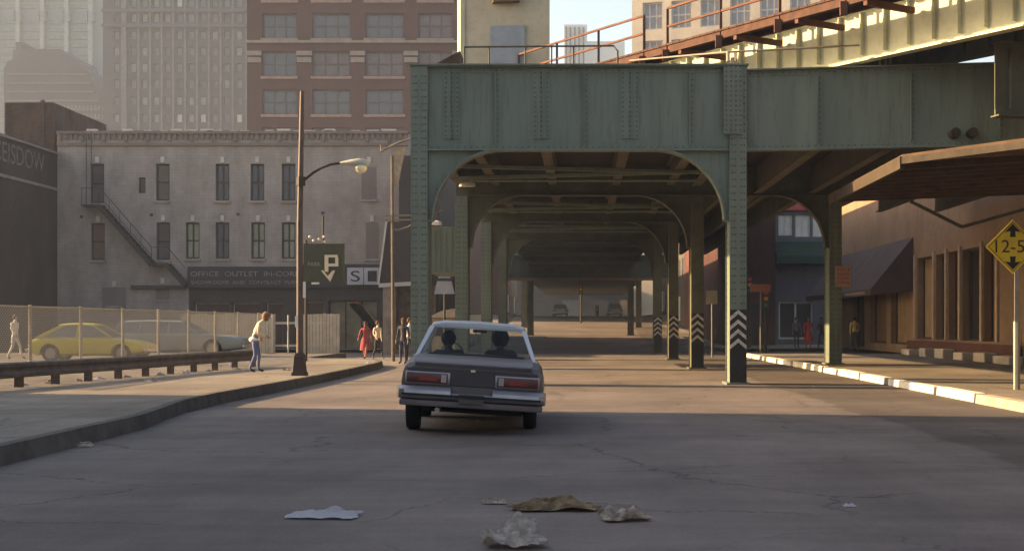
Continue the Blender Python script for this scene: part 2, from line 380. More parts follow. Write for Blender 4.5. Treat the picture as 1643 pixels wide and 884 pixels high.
def knee(xc, y, side, r=1.75, m=None, zb=ZB, w=.42, d=.4):
    """curved bracket on the inner side of a column; side = +1 opens to the right"""
    mb = MB(); x0 = xc + side * w / 2; cx = x0 + side * (r + .12); cz = zb - r; n = 14
    arc = [(cx - side * r * math.cos(math.pi / 2 * k / n), cz + r * math.sin(math.pi / 2 * k / n)) for k in range(n + 1)]
    pts = [(x0, y + .16, cz), (arc[0][0], y + .16, cz)] + [(a, y + .16, b) for a, b in arc[1:]] + [(x0, y + .16, zb)]
    # web (fan strips so the face stays planar and clean)
    for k in range(n):
        a, b = arc[k], arc[k + 1]
        mb.hexa([(a[0], y + .15, a[1]), (b[0], y + .15, b[1]), (b[0], y + .19, b[1]), (a[0], y + .19, a[1]),
                 (x0, y + .15, a[1]), (x0, y + .15, b[1]), (x0, y + .19, b[1]), (x0, y + .19, a[1])] if False else
                [(a[0], y + .15, a[1]), (x0, y + .15, a[1]), (x0, y + .19, a[1]), (a[0], y + .19, a[1]),
                 (b[0], y + .15, b[1]), (x0, y + .15, b[1]), (x0, y + .19, b[1]), (b[0], y + .19, b[1])])
        # flange
        mid = Vector(((a[0] + b[0]) / 2 - cx, 0, (a[1] + b[1]) / 2 - cz)).normalized() * .025
        q0 = Vector((a[0], 0, a[1])); q1 = Vector((b[0], 0, b[1]))
        mb.hexa([q0 - mid + Vector((0, y, 0)), q0 + mid + Vector((0, y, 0)), q0 + mid + Vector((0, y + d, 0)), q0 - mid + Vector((0, y + d, 0)),
                 q1 - mid + Vector((0, y, 0)), q1 + mid + Vector((0, y, 0)), q1 + mid + Vector((0, y + d, 0)), q1 - mid + Vector((0, y + d, 0))])
        if k % 2 == 0: mb.rivet((a[0] - side * .07, y + .15, a[1]), r=.016)
    mb.box(x0, arc[0][0], y, y + d, cz - .03, cz)
    return mb.build('knee_bracket', m or steel, vd)
def girder(xa, ya, xb, yb, z0, z1, stiff=(), plates=(), m=None, name='cross_girder', dep=.36, parent=None):
    """plate girder; web is 15 cm behind the flange edges. stiff / plates = distances along it"""
    a = Vector((xa, ya, 0)); b = Vector((xb, yb, 0)); L_ = (b - a).length; u = (b - a) / L_; n = Vector((u.y, -u.x, 0))   # n towards the viewer side
    def q(s, d, z): return a + u * s + n * d + Vector((0, 0, z))
    def bx(mb, s0, s1, d0, d1, zz0, zz1): mb.hexa([q(s0, d0, zz0), q(s1, d0, zz0), q(s1, d1, zz0), q(s0, d1, zz0), q(s0, d0, zz1), q(s1, d0, zz1), q(s1, d1, zz1), q(s0, d1, zz1)])
    mb = MB(); hd = dep / 2
    bx(mb, 0, L_, -.015, .015, z0, z1)
    bx(mb, 0, L_, -hd, hd, z1, z1 + .035); bx(mb, 0, L_, -hd, hd, z0 - .035, z0)
    for (za, zb_) in ((z1 - .13, z1), (z0, z0 + .13)): bx(mb, 0, L_, .015, .032, za, zb_)
    k = .1
    while k < L_:
        mb.rivet(q(k, .032, z1 - .065), n, .018); mb.rivet(q(k, .032, z0 + .065), n, .018); k += .16
    for s in stiff:
        bx(mb, s - .012, s + .012, .015, .13, z0 + .13, z1 - .13); bx(mb, s, s + .10, .015, .03, z0 + .13, z1 - .13)
        z = z0 + .2
        while z < z1 - .15: mb.rivet(q(s + .06, .03, z), n, .018); z += .14
    for (s0, s1) in plates:
        bx(mb, s0, s1, .015, .05, z0 + .27, z1 - .02)
        z = z0 + .34
        while z < z1 - .1:
            for s in (s0 + .05, (s0 + s1) / 2, s1 - .05): mb.rivet(q(s, .05, z), n, .02)
            z += .12
        bx(mb, (s0 + s1) / 2 + .03, (s0 + s1) / 2 + .05, .05, .12, z0 + .27, z1 - .05)
    return mb.build(name, m or steel, parent or vd)

def px1(p): return X(p, Y0) - X(659, Y0)
for k in range(7):
    y = Y0 + PITCH * k; g = ground(y); near = k == 0
    m = steel if k < 2 else steel
    zt = ZT if k == 0 else ZT - .25
    for x in (BX if k < 4 else ()):
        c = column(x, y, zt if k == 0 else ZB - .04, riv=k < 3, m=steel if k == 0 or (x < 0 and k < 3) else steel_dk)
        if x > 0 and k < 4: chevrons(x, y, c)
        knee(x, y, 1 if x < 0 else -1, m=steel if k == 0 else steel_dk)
    if k == 0:
        x0 = BX[0] + .21; x1 = BX[1] - .21
        girder(x0, y + .17, x1, y + .17, ZB, ZT - .03, stiff=[px1(q) - .43 for q in (795, 938, 1108)],
               plates=[(px1(a) - .43, px1(b) - .43) for a, b in ((712, 737), (855, 882), (997, 1026))])
        mb = MB(); mb.box(BX[0] - .26, BX[1] + .26, y - .06, y + .7, ZT, ZT + .035)
        mb.box(BX[1] - .36, BX[1] + .1, y - .045, y - .002, 6.2, ZT - .02)
        for q in range(14): 
            for xx in (-.3, -.18, -.06, .05): mb.rivet((BX[1] + xx, y - .045, 6.3 + q * .12))
        mb.build('cap_plate', steel, vd)
    else:
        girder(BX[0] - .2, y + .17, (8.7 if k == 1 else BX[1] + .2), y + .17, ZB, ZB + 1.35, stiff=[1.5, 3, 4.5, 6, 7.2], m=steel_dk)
        mb = MB(); mb.tube([(-3.7, y - 3.0, 6.0), (3.6, y - 3.0, 6.0)], .05, 6); mb.build('cross_strut', steel, vd)
# outer bay of the second bent standing on the right sidewalk
c2 = column(8.5, Y0 + PITCH, ZB - .04, base=.15, riv=True, m=steel)
knee(8.5, Y0 + PITCH, -1, m=steel_dk)
# girder running right from the first bent, angled a little towards the camera
girder(4.10, 35.67, 12.6, 34.35, ZB, ZT - .12, stiff=[1.75, 4.0, 6.1], m=steel)
e = P(1548, 210, 34.6)
for dx in (-.42, .0): mb = MB(); mb.tube([(e.x + dx + .2, 34.95, H(213, 34.6)), (e.x + dx + .2, 34.55, H(213, 34.6))], .12, 10); mb.build('insulator', timber_dk, vd)
# stringers, deck, bracing between the bents
YE = Y0 + PITCH * 6 + .9
for x in (-2.85, -.95, 1.15, 2.95):
    mb = MB()
    mb.box(x - .01, x + .01, Y0 + .37, YE, 6.17, 6.75); mb.box(x - .14, x + .14, Y0 + .37, YE, 6.14, 6.17); mb.box(x - .14, x + .14, Y0 + .37, YE, 6.75, 6.78)
    for k in range(8):
        yy = Y0 + .37 + PITCH * k
        while yy < Y0 + PITCH * (k + 1) and yy < YE: mb.rivet((x - .08, yy, 6.14), (0, 0, -1), .02); mb.rivet((x + .08, yy, 6.14), (0, 0, -1), .02); yy += .35
    mb.build('stringer', steel_brown, vd)
for k in range(8):
    for j in range(3):
        y = Y0 + PITCH * k + 2.6 + j * 3.4
        if y > YE - 2: continue
        mb = MB(); mb.bar((-3.8, y, 6.07), (3.7, y + (1.8 if j % 2 else -1.8), 6.07), .12, .10); mb.build('lateral_brace', steel, vd)
# side girders added behind the first bent to keep sun off the shop wall
for x in (-3.98, 3.84):
    mb = MB(); mb.box(x - .012, x + .012, Y0 + 1.05, YE, 6.15, 7.75); mb.box(x - .16, x + .16, Y0 + 1.05, YE, 7.75, 7.79); mb.box(x - .16, x + .16, Y0 + 1.05, YE, 6.11, 6.15)
    for k in range(48): mb.box(x - .1, x + .1, Y0 + 1.6 + k * 1.5, Y0 + 1.63 + k * 1.5, 6.15, 7.75)
    mb.build('added_side_girder', steel_dk, vd)
mb = MB(); y = Y0 + .5
while y < YE:
    mb.box(-4.0, 3.9, y, y + .21, 6.79, 6.97); y += .275
mb.build('track_ties', timber_dk, vd)
mb = MB()
for x in (-2.85, -1.35, 1.15, 2.65): mb.box(x - .035, x + .035, Y0 + .5, YE, 6.975, 7.12)
mb.build('rail', rust, vd)
# low dark cross girders at the far end of the straight, by the hill
for (y, z0, z1) in ((111, 4.95, 6.6),):
    girder(-6.2, y, 7.2, y, z0, z1, stiff=[2, 4, 6, 8, 10], m=steel_dk)
    mb = MB(); mb.box(-6.2, 7.2, y - .5, y - .19, z0 - .08, z0 + .12); mb.build('flange_board', mat('rusted_flange', (.32, .16, .08), .8, scale=3), vd)
for (x, y) in ((-4.1, 115), (3.95, 115), (-5.2, 130), (5.2, 130)):
    column(x, y, 6.6, w=.5, d=.5, riv=False, base=ground(y), m=steel_dk)
mb = MB(); mb.box(-6.2, 7.2, 112, 250, 6.62, 6.9); mb.build('far_deck', timber_dk, vd)
# green panelled stair enclosure hung at the left side
mb = MB(); mb.box(-5.55, -4.45, 51.5, 56, 3.35, 5.0)
for k in range(6): mb.box(-5.5 + k * .2, -5.46 + k * .2, 51.47, 51.5, 3.4, 4.95)
mb.build('stair_enclosure', steel, vd)
# little lamp reflectors fixed below the deck on the left
for (p, Z) in (((750, 296), 47.0), ((697, 358), 50.9)):
    c = P(*p, Z); mb = MB(); mb.loft([[(c.x + .28 * s * math.cos(a * .7854), c.y + .18 * s * math.sin(a * .7854), c.z + dz) for a in range(8)] for s, dz in ((1.0, -.07), (.85, .05), (.3, .09))])
    lm = mb.build('lamp', white, vd, smooth=True)
    mb = MB(); mb.tube([(c.x, c.y, c.z + .08), (c.x + .05, c.y, c.z + .35), (c.x + .3, c.y + .2, c.z + .45)], .02, 6); mb.build('lamp_arm', steel_dk, lm)
mb = MB(); y = Y0 + .9
while y < Y0 + PITCH + 8: mb.box(4.15, 14.2, y, y + .24, 6.79, 6.97); y += .27
mb.build('side_deck_planks', timber_dk, vd)
for x in (5.9, 7.7, 9.6, 11.6, 13.8):
    mb = MB(); mb.box(x - .012, x + .012, Y0 + .4, Y0 + PITCH + 8, 5.9, 6.78); mb.box(x - .13, x + .13, Y0 + .4, Y0 + PITCH + 8, 5.87, 5.9); mb.build('stringer', steel_brown, vd)
# handrail along the top of the first bent
mb = MB(); zr = H(76, Y0 + .5)
mb.tube([(X(745, 36), 36, zr), (X(985, 36), 36, zr + .03), (X(991, 36), 36, zr - .1), (X(991, 36), 36, ZT)], .025, 6)
for p in (745, 785, 843, 885, 920): mb.tube([(X(p, 36), 36, ZT), (X(p, 36), 36, zr)], .02, 6)
mb.build('top_handrail', steel_brown, vd)

# ------------------------------------------------------------------ upper diagonal track
D = Vector((-.65, 1, 0)).normalized(); NL = Vector((-1, -.65, 0)).normalized()      # along / towards the walkway side
G0 = Vector((6.45, 36.0, 0))
ut = empty('upper_track', (6.45, 36.0, 0), 'pale green plate girder track with rusty railed walkway crossing diagonally above the lower beams', 'railway bridge')
def U(s, n, z): return G0 + D * s + NL * n + Vector((0, 0, z))
def ubox(mb, s0, s1, n0, n1, z0, z1): mb.hexa([U(s0, n0, z0), U(s1, n0, z0), U(s1, n1, z0), U(s0, n1, z0), U(s0, n0, z1), U(s1, n0, z1), U(s1, n1, z1), U(s0, n1, z1)])
SA, SB = -17.0, 13.0
for off in (0, -1.9):
    mb = MB(); ubox(mb, SA, SB, off - .012, off + .012, 7.98, 9.28); ubox(mb, SA, SB, off - .15, off + .15, 7.94, 7.98); ubox(mb, SA, SB, off - .17, off + .17, 9.28, 9.32)
    ubox(mb, SA, SB, off + .012, off + .028, 9.15, 9.28); ubox(mb, SA, SB, off + .012, off + .028, 7.98, 8.1)
    s = SA + .5; k = 0
    while s < SB:
        ubox(mb, s - .014, s + .014, off + .012, off + .13, 8.1, 9.15)
        if k % 2 == 0: ubox(mb, s - .12, s + .12, off + .012, off + .022, 8.1, 9.15)
        z = 8.14
        while z < 9.14: mb.rivet(U(s + .06, off + .022, z), NL, .018); z += .13
        s += .78; k += 1
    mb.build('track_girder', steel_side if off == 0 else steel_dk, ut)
mb = MB(); s = SA
while s < SB: ubox(mb, s, s + .22, -2.6, .6, 9.33, 9.50); s += .34
mb.build('track_ties', timber_dk, ut)
mb = MB()
for n in (-.25, -1.68): ubox(mb, SA, SB, n - .035, n + .035, 9.51, 9.65)
mb.build('rail', rust, ut)
mb = MB(); s = SA
while s < SB: ubox(mb, s, s + .28, .75, 1.75, 9.10, 9.15); s += .30
ubox(mb, SA, SB, 1.55, 1.72, 8.90, 9.095); ubox(mb, SA, SB, .8, .9, 8.95, 9.095)
mb.build('walkway', mat('rusty_brown_boards', (.06, .03, .022), .9, scale=4, col2=(.11, .055, .04)), ut)
s = SA + .2
while s < SB:
    mb = MB(); mb.bar(U(s, .16, 8.85), U(s, 1.7, 8.86), .12, .14); mb.box(0, 0, 0, 0, 0, 0) if False else None; s += 2.35; mb.build('walkway_bracket', rust, ut)
def rail_run(s0, s1, ns):
    mb = MB()
    for z in (10.12, 9.62): mb.bar(U(s0, 1.7, z), U(s1, 1.7, z), .055, .055)
    for k in range(ns + 1):
        s = s0 + (s1 - s0) * k / ns; mb.bar(U(s, 1.7, 8.75), U(s, 1.7, 10.1), .07, .07); mb.bar(U(s, 1.78, 8.66), U(s, 1.78, 8.98), .16, .1)
    mb.build('railing', rust, ut)
rail_run(-16.0, 4.9, 9); rail_run(6.0, 12.9, 3)
# pipe handrail resting on the right girder
mb = MB(); mb.tube([P(1168, 84, 36.0), P(1400, 72, 35.2), P(1643, 58, 34.4), P(1700, 55, 34.2)], .028, 7); mb.tube([P(1168, 84, 36.0), P(1010, 98, 38)], .028, 7)
for p, yy in ((1168, 84), (1180, 83)): mb.tube([P(p, yy, 36.0), P(p, 100, 35.8)], .04, 7)
for p in (1412, 1421, 1428): mb.tube([P(p, 84, 35.2), P(p, 108, 35.1)], .02, 6)
mb.build('pipe_handrail', mat('weathered_pipe', (.30, .25, .20), .6, metal=.3), vd)
# big near girder box at the right frame edge
girder(X(1596, 32.8), 32.8, 16.5, 34.6, H(185, 32.8), H(70, 32.8), stiff=[.35, 2.5], m=steel_dk, parent=ut)

pf = empty('added_shade_platform', (6.4, 60, 5.9), 'added dark planked platform with a tall timber screen, hidden from view, shading the right shop wall', 'platform')  # platform added out of sight to shade the right storefront wall
mb = MB(); mb.box(4.2, 8.6, 49.2, 97, 7.0, 7.12); mb.build('deck', timber_dk, pf)
for x in (5.2, 6.7, 8.3): mb = MB(); mb.box(x - .1, x + .1, 49.2, 97, 6.2, 6.99); mb.build('joist', steel_dk, pf)
mb = MB(); mb.box(8.35, 8.45, 49.2, 97, 7.13, 10.2); mb.build('windscreen', timber, pf)  # tall screen added to stop sun reaching the shop wall
mb = MB(); mb.prism([(5.6, 49.2, 10.3), (8.9, 49.2, 10.0), (8.9, 49.2, 10.12), (5.6, 49.2, 10.42)], (0, 47.8, 0)); mb.build('roof', timber_dk, pf)
for k in range(5): mb = MB(); mb.box(6.6, 6.72, 51 + k * 7, 51.12 + k * 7, 7.13, 10.2); mb.build('roof_post', steel_dk, pf)
# ------------------------------------------------------------------ signal tower above the deck
tw = empty('signal_tower', (-2.4, 46, 6.98), 'cream rendered tower with a blue grey door board standing on the railway deck', 'tower')
tw.rotation_euler.z = R(0)
cream = mat('cream_render', (.42, .37, .26), .85, scale=1.2, col2=(.50, .45, .33), bump=.2, dirt=.2)
mb = MB(); a = R(-5)
def TW(x, y, z):      # tower turned a few degrees so its left flank shows
    return (-2.42 + x * math.cos(R(9)) - y * math.sin(R(9)), 46 + x * math.sin(R(9)) * -1 + y * math.cos(R(9)), z)
def tbox(mb, x0, x1, y0, y1, z0, z1): mb.hexa([TW(*q) for q in ((x0, y0, z0), (x1, y0, z0), (x1, y1, z0), (x0, y1, z0), (x0, y0, z1), (x1, y0, z1), (x1, y1, z1), (x0, y1, z1))])
tbox(mb, -1.36, 1.42, 0, 1.4, 6.98, 17.5); mb.build('shaft', cream, tw)
mb = MB(); tbox(mb, -1.50, -1.36, -.03, 1.43, 6.98, 17.5); mb.build('corner_pilaster', cream, tw)
mb = MB(); tbox(mb, -.52, .60, -.05, -.002, 8.4, H(42, 46)); mb.build('door_board', mat('blue_grey_board', (.26, .30, .33), .7), tw)
mb = MB(); tbox(mb, -.45, .42, -.30, -.002, H(6, 46), H(-14, 46)); mb.build('wall_lantern', mat('brown_metal', (.14, .09, .05), .7), tw)
mb = MB(); tbox(mb, -1.6, 1.52, -.1, 1.5, 17.5, 17.8); mb.build('roof_slab', cream, tw)
# brown timber gable left of the tower on the deck
mb = MB(); mb.prism([P(695, 105, 40), P(738, 82, 40), P(738, 106, 40)], (0, 1.2, 0)); o = mb.build('track_bumper', timber, None); tag(o, 'small brown timber wedge on top of the green beam beside the cream tower', 'buffer')

# ------------------------------------------------------------------ brick building with fire escape (left)
ZBK = 80.0
bb = empty('brick_building', (X(370, ZBK), ZBK, 0), 'three storey painted brick building with a fire escape and dark shop front', 'building')
wallm = brick_mat('painted_brick', (.35, .30, .27), (.32, .275, .245), (.27, .235, .215), stain=.24, bw=.5, bh=.16, patch=2.2)
W = Wall((0, ZBK, 0), (1, 0, 0), (0, -1, 0))
def hole(cx, w, y0, y1, Z=ZBK): return (X(cx - w / 2, Z), X(cx + w / 2, Z), H(y1, Z), H(y0, Z))
wins = [(156, 263, 326, 'd'), (261, 263, 322, 'm'), (357, 263, 322, 'g'), (413, 263, 322, 'g'), (463, 263, 322, 'g'),
        (157, 358, 417, 'b'), (262, 357, 417, 'd'), (309, 357, 415, 'y'), (357, 357, 415, 'g'), (414, 357, 415, 'y'), (463, 357, 415, 'y')]
holes = [hole(cx, 22, a, b) for cx, a, b, k in wins] + [hole(228, 11, 285, 310)]
shop = [hole(340, 56, 486, 528), hole(395, 44, 486, 528), hole(566, 78, 482, 560), hole(505, 30, 484, 566), hole(440, 26, 486, 566)]
mb = MB(); xl, xr, zt = X(92, ZBK), X(655, ZBK), H(212, ZBK)
W.face(mb, xl, xr, H(430, ZBK), zt, holes, .25)
W.face(mb, xl, X(303, ZBK), 0, H(430, ZBK), [], .2)
mb.poly([(xl, ZBK, 0), (xl, ZBK + 22, 0), (xl, ZBK + 22, zt), (xl, ZBK, zt)]); mb.poly([(xr, ZBK, 0), (xr, ZBK + 22, 0), (xr, ZBK + 22, zt), (xr, ZBK, zt)])
mb.poly([(xl, ZBK, zt - .4), (xr, ZBK, zt - .4), (xr, ZBK + 22, zt - .4), (xl, ZBK + 22, zt - .4)]); mb.poly([(xl, ZBK + 22, 0), (xr, ZBK + 22, 0), (xr, ZBK + 22, zt), (xl, ZBK + 22, zt)])
mb.build('wall', wallm, bb)
mb = MB(); W.face(mb, X(303, ZBK), xr, 0, H(430, ZBK) - .002, shop, .35); mb.build('shop_front_wall', mat('dark_brown_shop_paint', (.055, .042, .038), .7, scale=1.5), bb)
pm = {'d': mat('brown_blind', (.10, .08, .075), .5), 'm': mat('brown_window', (.13, .105, .09), .4), 'g': pane_grey, 'b': mat('boarded_window', (.16, .105, .08), .9, scale=3), 'y': mat('yellowish_curtain', (.27, .27, .20), .5)}
for (cx, a, b, k), h in zip(wins, holes): W.window(h, bb, pm[k], frame_dk, depth=.18, cols=2 if k in 'gy' else 1, rows=2, fw=.085)
W.window(holes[-1], bb, pm['d'], frame_dk, depth=.15, rows=1)
for i, h in enumerate(shop): W.window(h, bb, pane_dark if i != 2 else mat('lit_shop_display', (.10, .085, .055), .3, scale=1.2, col2=(.22, .19, .13)), frame_dk if i == 2 else frame_lt, depth=.3, cols=3 if i == 2 else 1, rows=1, name='shop_window')
# lintel keystones, sills, cornice corbels
kst = mat('white_keystone', (.48, .45, .42), .8)
for (cx, a, b, k) in wins + [(592, 263, 320, 'x'), (597, 357, 415, 'x'), (183, 462, 490, 'x'), (261, 457, 480, 'x')]:
    mb = MB(); W.slab(mb, X(cx - 3, ZBK), X(cx + 3, ZBK), H(a - 2, ZBK), H(a - 11, ZBK), -.05, .05); mb.build('keystone', kst, bb)
    mb = MB(); W.slab(mb, X(cx - 13, ZBK), X(cx + 13, ZBK), H(b + 4, ZBK), H(b + .5, ZBK), -.1, .05); mb.build('sill', wallm, bb)
brk = brick_mat('bricked_up_opening', (.22, .185, .165), (.20, .165, .15), (.17, .14, .13), stain=.15)
for (cx, w_, a, b) in ((592, 24, 268, 320), (597, 20, 357, 415), (183, 38, 461, 500), (261, 22, 462, 484)):
    mb = MB(); W.slab(mb, X(cx - w_ / 2, ZBK), X(cx + w_ / 2, ZBK), H(b, ZBK), H(a, ZBK), -.012, .01); mb.build('bricked_opening', brk, bb)
mb = MB(); W.slab(mb, xl, xr, zt - .78, zt - .62, -.10, .02); W.slab(mb, xl, xr, zt - .12, zt + .04, -.16, .3)
for k in range(64):
    a = xl + .1 + k * (xr - xl - .3) / 63.0; W.slab(mb, a, a + .14, zt - .42 - (.12 if k % 4 == 0 else 0), zt - .125, -.11, .02)
mb.build('cornice', brick_mat('cornice_brick', (.26, .20, .165), (.22, .17, .14), (.18, .15, .13), stain=.2), bb)
mb = MB()
for k in range(26):
    if random.random() < .8:
        a = xl + 1 + k * (xr - xl - 2) / 26 + random.uniform(-.3, .3); W.slab(mb, a, a + random.uniform(.3, .8), zt + .045, zt + .045 + random.uniform(.03, .12), -.08, .25)
mb.build('coping', mat('pale_coping', (.55, .5, .45), .8), bb)
# fire escape
mb = MB(); zl1 = H(331, ZBK); zl2 = H(425, ZBK); yo = ZBK - .75
def q2(px, py, y=None): return Vector((X(px, ZBK), ZBK - .8 if y is None else y, H(py, ZBK)))
mb.box(X(139, ZBK), X(168, ZBK), ZBK - .9, ZBK - .02, zl1 - .06, zl1 + .02); mb.box(X(248, ZBK), X(275, ZBK), ZBK - .9, ZBK - .02, zl2 - .06, zl2 + .02)
for dy in (-.85, -.15):
    mb.bar(q2(166, 332, ZBK + dy), q2(250, 426, ZBK + dy), .1, .22); mb.bar(q2(273, 425, ZBK + dy), q2(303, 458, ZBK + dy), .1, .22)
for k in range(14):
    t = k / 14.0; c = q2(166 + 84 * t, 331 + 94 * t, ZBK - .5); mb.box(c.x, c.x + .2, ZBK - .8, ZBK - .2, c.z - .03, c.z)
r0 = q2(166, 305); r1 = q2(250, 398); mb.tube([q2(139, 330), q2(139, 304), q2(168, 304), q2(250, 398), q2(275, 398), q2(303, 430)], .022, 5); mb.tube([q2(168, 318), q2(250, 411)], .016, 5)
for t in (0, .2, .4, .6, .8, 1): a = r0.lerp(r1, t); mb.tube([a, a - Vector((0, 0, .95))], .016, 5)
mb.tube([q2(141, 213, ZBK - .25), q2(141, 330, ZBK - .25)], .02, 5); mb.tube([q2(149, 213, ZBK - .25), q2(149, 330, ZBK - .25)], .02, 5)
mb.build('fire_escape', mat('dark_iron', (.05, .038, .035), .7), bb)
for p in ((131, 348), (243, 345), (382, 344), (518, 342)):
    mb = MB(); c = q2(*p, ZBK - .04); mb.tube([c, c + Vector((0, .05, 0))], .09, 8); mb.build('wall_anchor', frame_dk, bb)
mb = MB(); W.slab(mb, X(212, ZBK), X(300, ZBK), H(463, ZBK), H(458, ZBK), -.3, 0); mb.build('pipe', frame_dk, bb)
# fascia sign
mb = MB(); W.slab(mb, X(303, ZBK), X(487, ZBK), H(462, ZBK), H(428, ZBK), -.28, -.005); fs = mb.build('fascia_sign', mat('dark_fascia', (.045, .035, .04), .6), bb)
lt = mat('faded_letters', (.25, .215, .215), .7, var=.4, scale=9)
text_mesh('OFFICE  OUTLET  IN-CORP', (X(308, ZBK), ZBK - .285, H(443.5, ZBK)), (1, 0, 0), (0, 0, 1), X(482, ZBK) - X(308, ZBK), .27, lt, 'lettering', fs, .012)
text_mesh('SHOWROOMS  AND  CONTRACT  FURN', (X(308, ZBK), ZBK - .285, H(456, ZBK)), (1, 0, 0), (0, 0, 1), X(482, ZBK) - X(308, ZBK), .19, lt, 'lettering', fs, .012)
mb = MB(); W.slab(mb, X(487, ZBK), X(650, ZBK), H(462, ZBK), H(424, ZBK), -.2, -.005); mb.build('fascia_board', mat('dark_fascia', (.045, .035, .04), .6), bb)
for (a, b, ch) in ((559, 585, 'S'), (586, 612, 'I')):
    mb = MB(); W.slab(mb, X(a, ZBK), X(b, ZBK), H(457, ZBK), H(430, ZBK), -.45, -.205); s_ = mb.build('sign_box', mat('grey_white_sign', (.42, .43, .46), .6), bb)
    text_mesh(ch, (X(a + 6, ZBK), ZBK - .455, H(452, ZBK)), (1, 0, 0), (0, 0, 1), .5, H(435, ZBK) - H(452, ZBK), black, 'letter', s_, .012)
# red stuff in the shop window
mb = MB(); 
for k in range(5): mb.prism([P(555 + k * 3, 484 + k * 3, 80.2), P(575 + k * 3, 483 + k * 4, 80.2), P(604, 515 + k * 5, 80.2), P(600, 520 + k * 5, 80.2)], (0, .02, 0))
mb.build('window_banner', mat('faded_red_banner', (.30, .10, .07), .8, scale=2, col2=(.36, .24, .17)), bb)

# dark brick building at the left edge, wall parallel to the road
db = empty('dark_brick_building', (-31, 76, 0), 'dark sooty brick building with a faded painted wall sign', 'building')
dk = brick_mat('sooty_brick', (.085, .05, .04), (.065, .042, .036), (.05, .038, .034), stain=.3)
xw = X(90, ZBK); zr_ = H(243, ZBK)
mb = MB(); mb.box(xw - 14, xw, 71.0, ZBK + 6, 0, zr_); mb.build('wall', dk, db)
mb = MB(); mb.box(X(8, 81), X(86, 81), 81, 90, zr_, H(165, 81)); mb.box(X(66, 81), X(72, 81), 80.9, 81.02, zr_, H(161, 81)); mb.build('penthouse', brick_mat('old_brick', (.12, .07, .05), (.09, .055, .045), (.07, .05, .045), stain=.5, patch=2), db)
stn = mat('pale_stone_band', (.22, .18, .16), .8)
for k, (za, th) in enumerate(((zr_ - .05, .12), (H(302, ZBK), .16))):
    mb = MB(); mb.box(xw + .002, xw + .10, 71, ZBK - .01, za - th, za); mb.build('stone_band', stn, db)
text_mesh('CEISDOW', (xw + .02, 71.4, H(283, ZBK)), (0, 1, 0), (0, 0, 1), 6.8, 1.0, mat('ghost_paint', (.15, .12, .105), .9, scale=3, var=.35), 'painted_sign', db, .006)

# ------------------------------------------------------------------ red brick office block
ZR = 150.0
rb = empty('red_brick_block', (X(570, ZR), ZR, 0), 'tall red brick office block with triple windows and stone capitals', 'office building')
WR = Wall((0, ZR, 0), (1, 0, 0), (0, -1, 0)); hs = []
for r in range(-2, 5):
    y0 = 22 + r * 61; 
    for (a, b) in ((421, 476), (501, 562), (586, 648), (671, 726)): hs.append((X(a, ZR), X(b, ZR), H(y0 + 40, ZR), H(y0, ZR)))
mb = MB(); xa, xb = X(396, ZR), X(752, ZR); zt = H(-190, ZR)
WR.face(mb, xa, xb, -1, zt, hs, .4); mb.box(xa + .01, xb - .01, ZR + .6, ZR + 25, -1, zt - .01)
mb.poly([(xa, ZR, -1), (xa, ZR + 25, -1), (xa, ZR + 25, zt), (xa, ZR, zt)]); mb.poly([(xb, ZR, -1), (xb, ZR + 25, -1), (xb, ZR + 25, zt), (xb, ZR, zt)]); mb.poly([(xa, ZR, zt), (xb, ZR, zt), (xb, ZR + 25, zt), (xa, ZR + 25, zt)])
mb.build('wall', brick_mat('red_brick', (.115, .05, .042), (.105, .045, .038), (.10, .055, .045), stain=.12), rb)
stone = mat('limestone_trim', (.27, .22, .18), .8)
for h in hs:
    WR.window(h, rb, pane_grey if random.random() < .75 else mat('pinkish_blind', (.15, .125, .125), .4), mat('grey_brown_frame', (.11, .085, .08), .7), depth=.32, cols=3, rows=2, fw=.17)
    mb = MB(); WR.slab(mb, h[0] - .15, h[1] + .15, h[2] - .28, h[2], -.15, .05); mb.build('sill', mat('pinkish_stone_sill', (.30, .2, .17), .8), rb)
for a, b in ((397, 420), (476, 501), (562, 586), (648, 671), (726, 750)):
    mb = MB(); WR.slab(mb, X(a, ZR), X(b, ZR), H(90, ZR), H(83, ZR), -.3, .02); WR.slab(mb, X(a + 1, ZR), X(b - 1, ZR), H(101, ZR), H(93, ZR), -.25, .02); mb.build('capital', stone, rb)
mb = MB(); WR.slab(mb, xa, xb, H(70, ZR), H(66, ZR), -.35, .02); mb.build('string_course', stone, rb)

# ------------------------------------------------------------------ grey tower with grid of windows
ZG = 260.0
gt = empty('grey_tower', (X(280, ZG), ZG, 0), 'grey stone high rise with a dense grid of small pale windows', 'high rise')
WG = Wall((0, ZG, 0), (1, 0, 0), (0, -1, 0)); hs = []
cols = [187, 214, 232, 251, 269, 288, 307, 326, 345, 364, 384]; rows_ = [-46, -20, 5, 29, 57, 83, 109, 135, 162, 190]
for ry in rows_:
    for cx in cols: hs.append((X(cx - 4.2, ZG), X(cx + 4.2, ZG), H(ry + 6.5, ZG), H(ry - 6.5, ZG)))
mb = MB(); xa, xb = X(165, ZG), X(402, ZG); zt = H(-60, ZG)
WG.face(mb, xa, xb, -1, zt, hs, .5)
for (p, q) in (((xa, ZG), (xa, ZG + 30)), ((xb, ZG), (xb, ZG + 30)), ((xa, ZG + 30), (xb, ZG + 30))): mb.poly([(*p, -1), (*q, -1), (*q, zt), (*p, zt)])
mb.poly([(xa, ZG, zt), (xb, ZG, zt), (xb, ZG + 30, zt), (xa, ZG + 30, zt)])
mb.build('wall', mat('grey_stone', (.085, .083, .083), .85, scale=.15, var=.12), gt)
st = MB(); n_ = 0
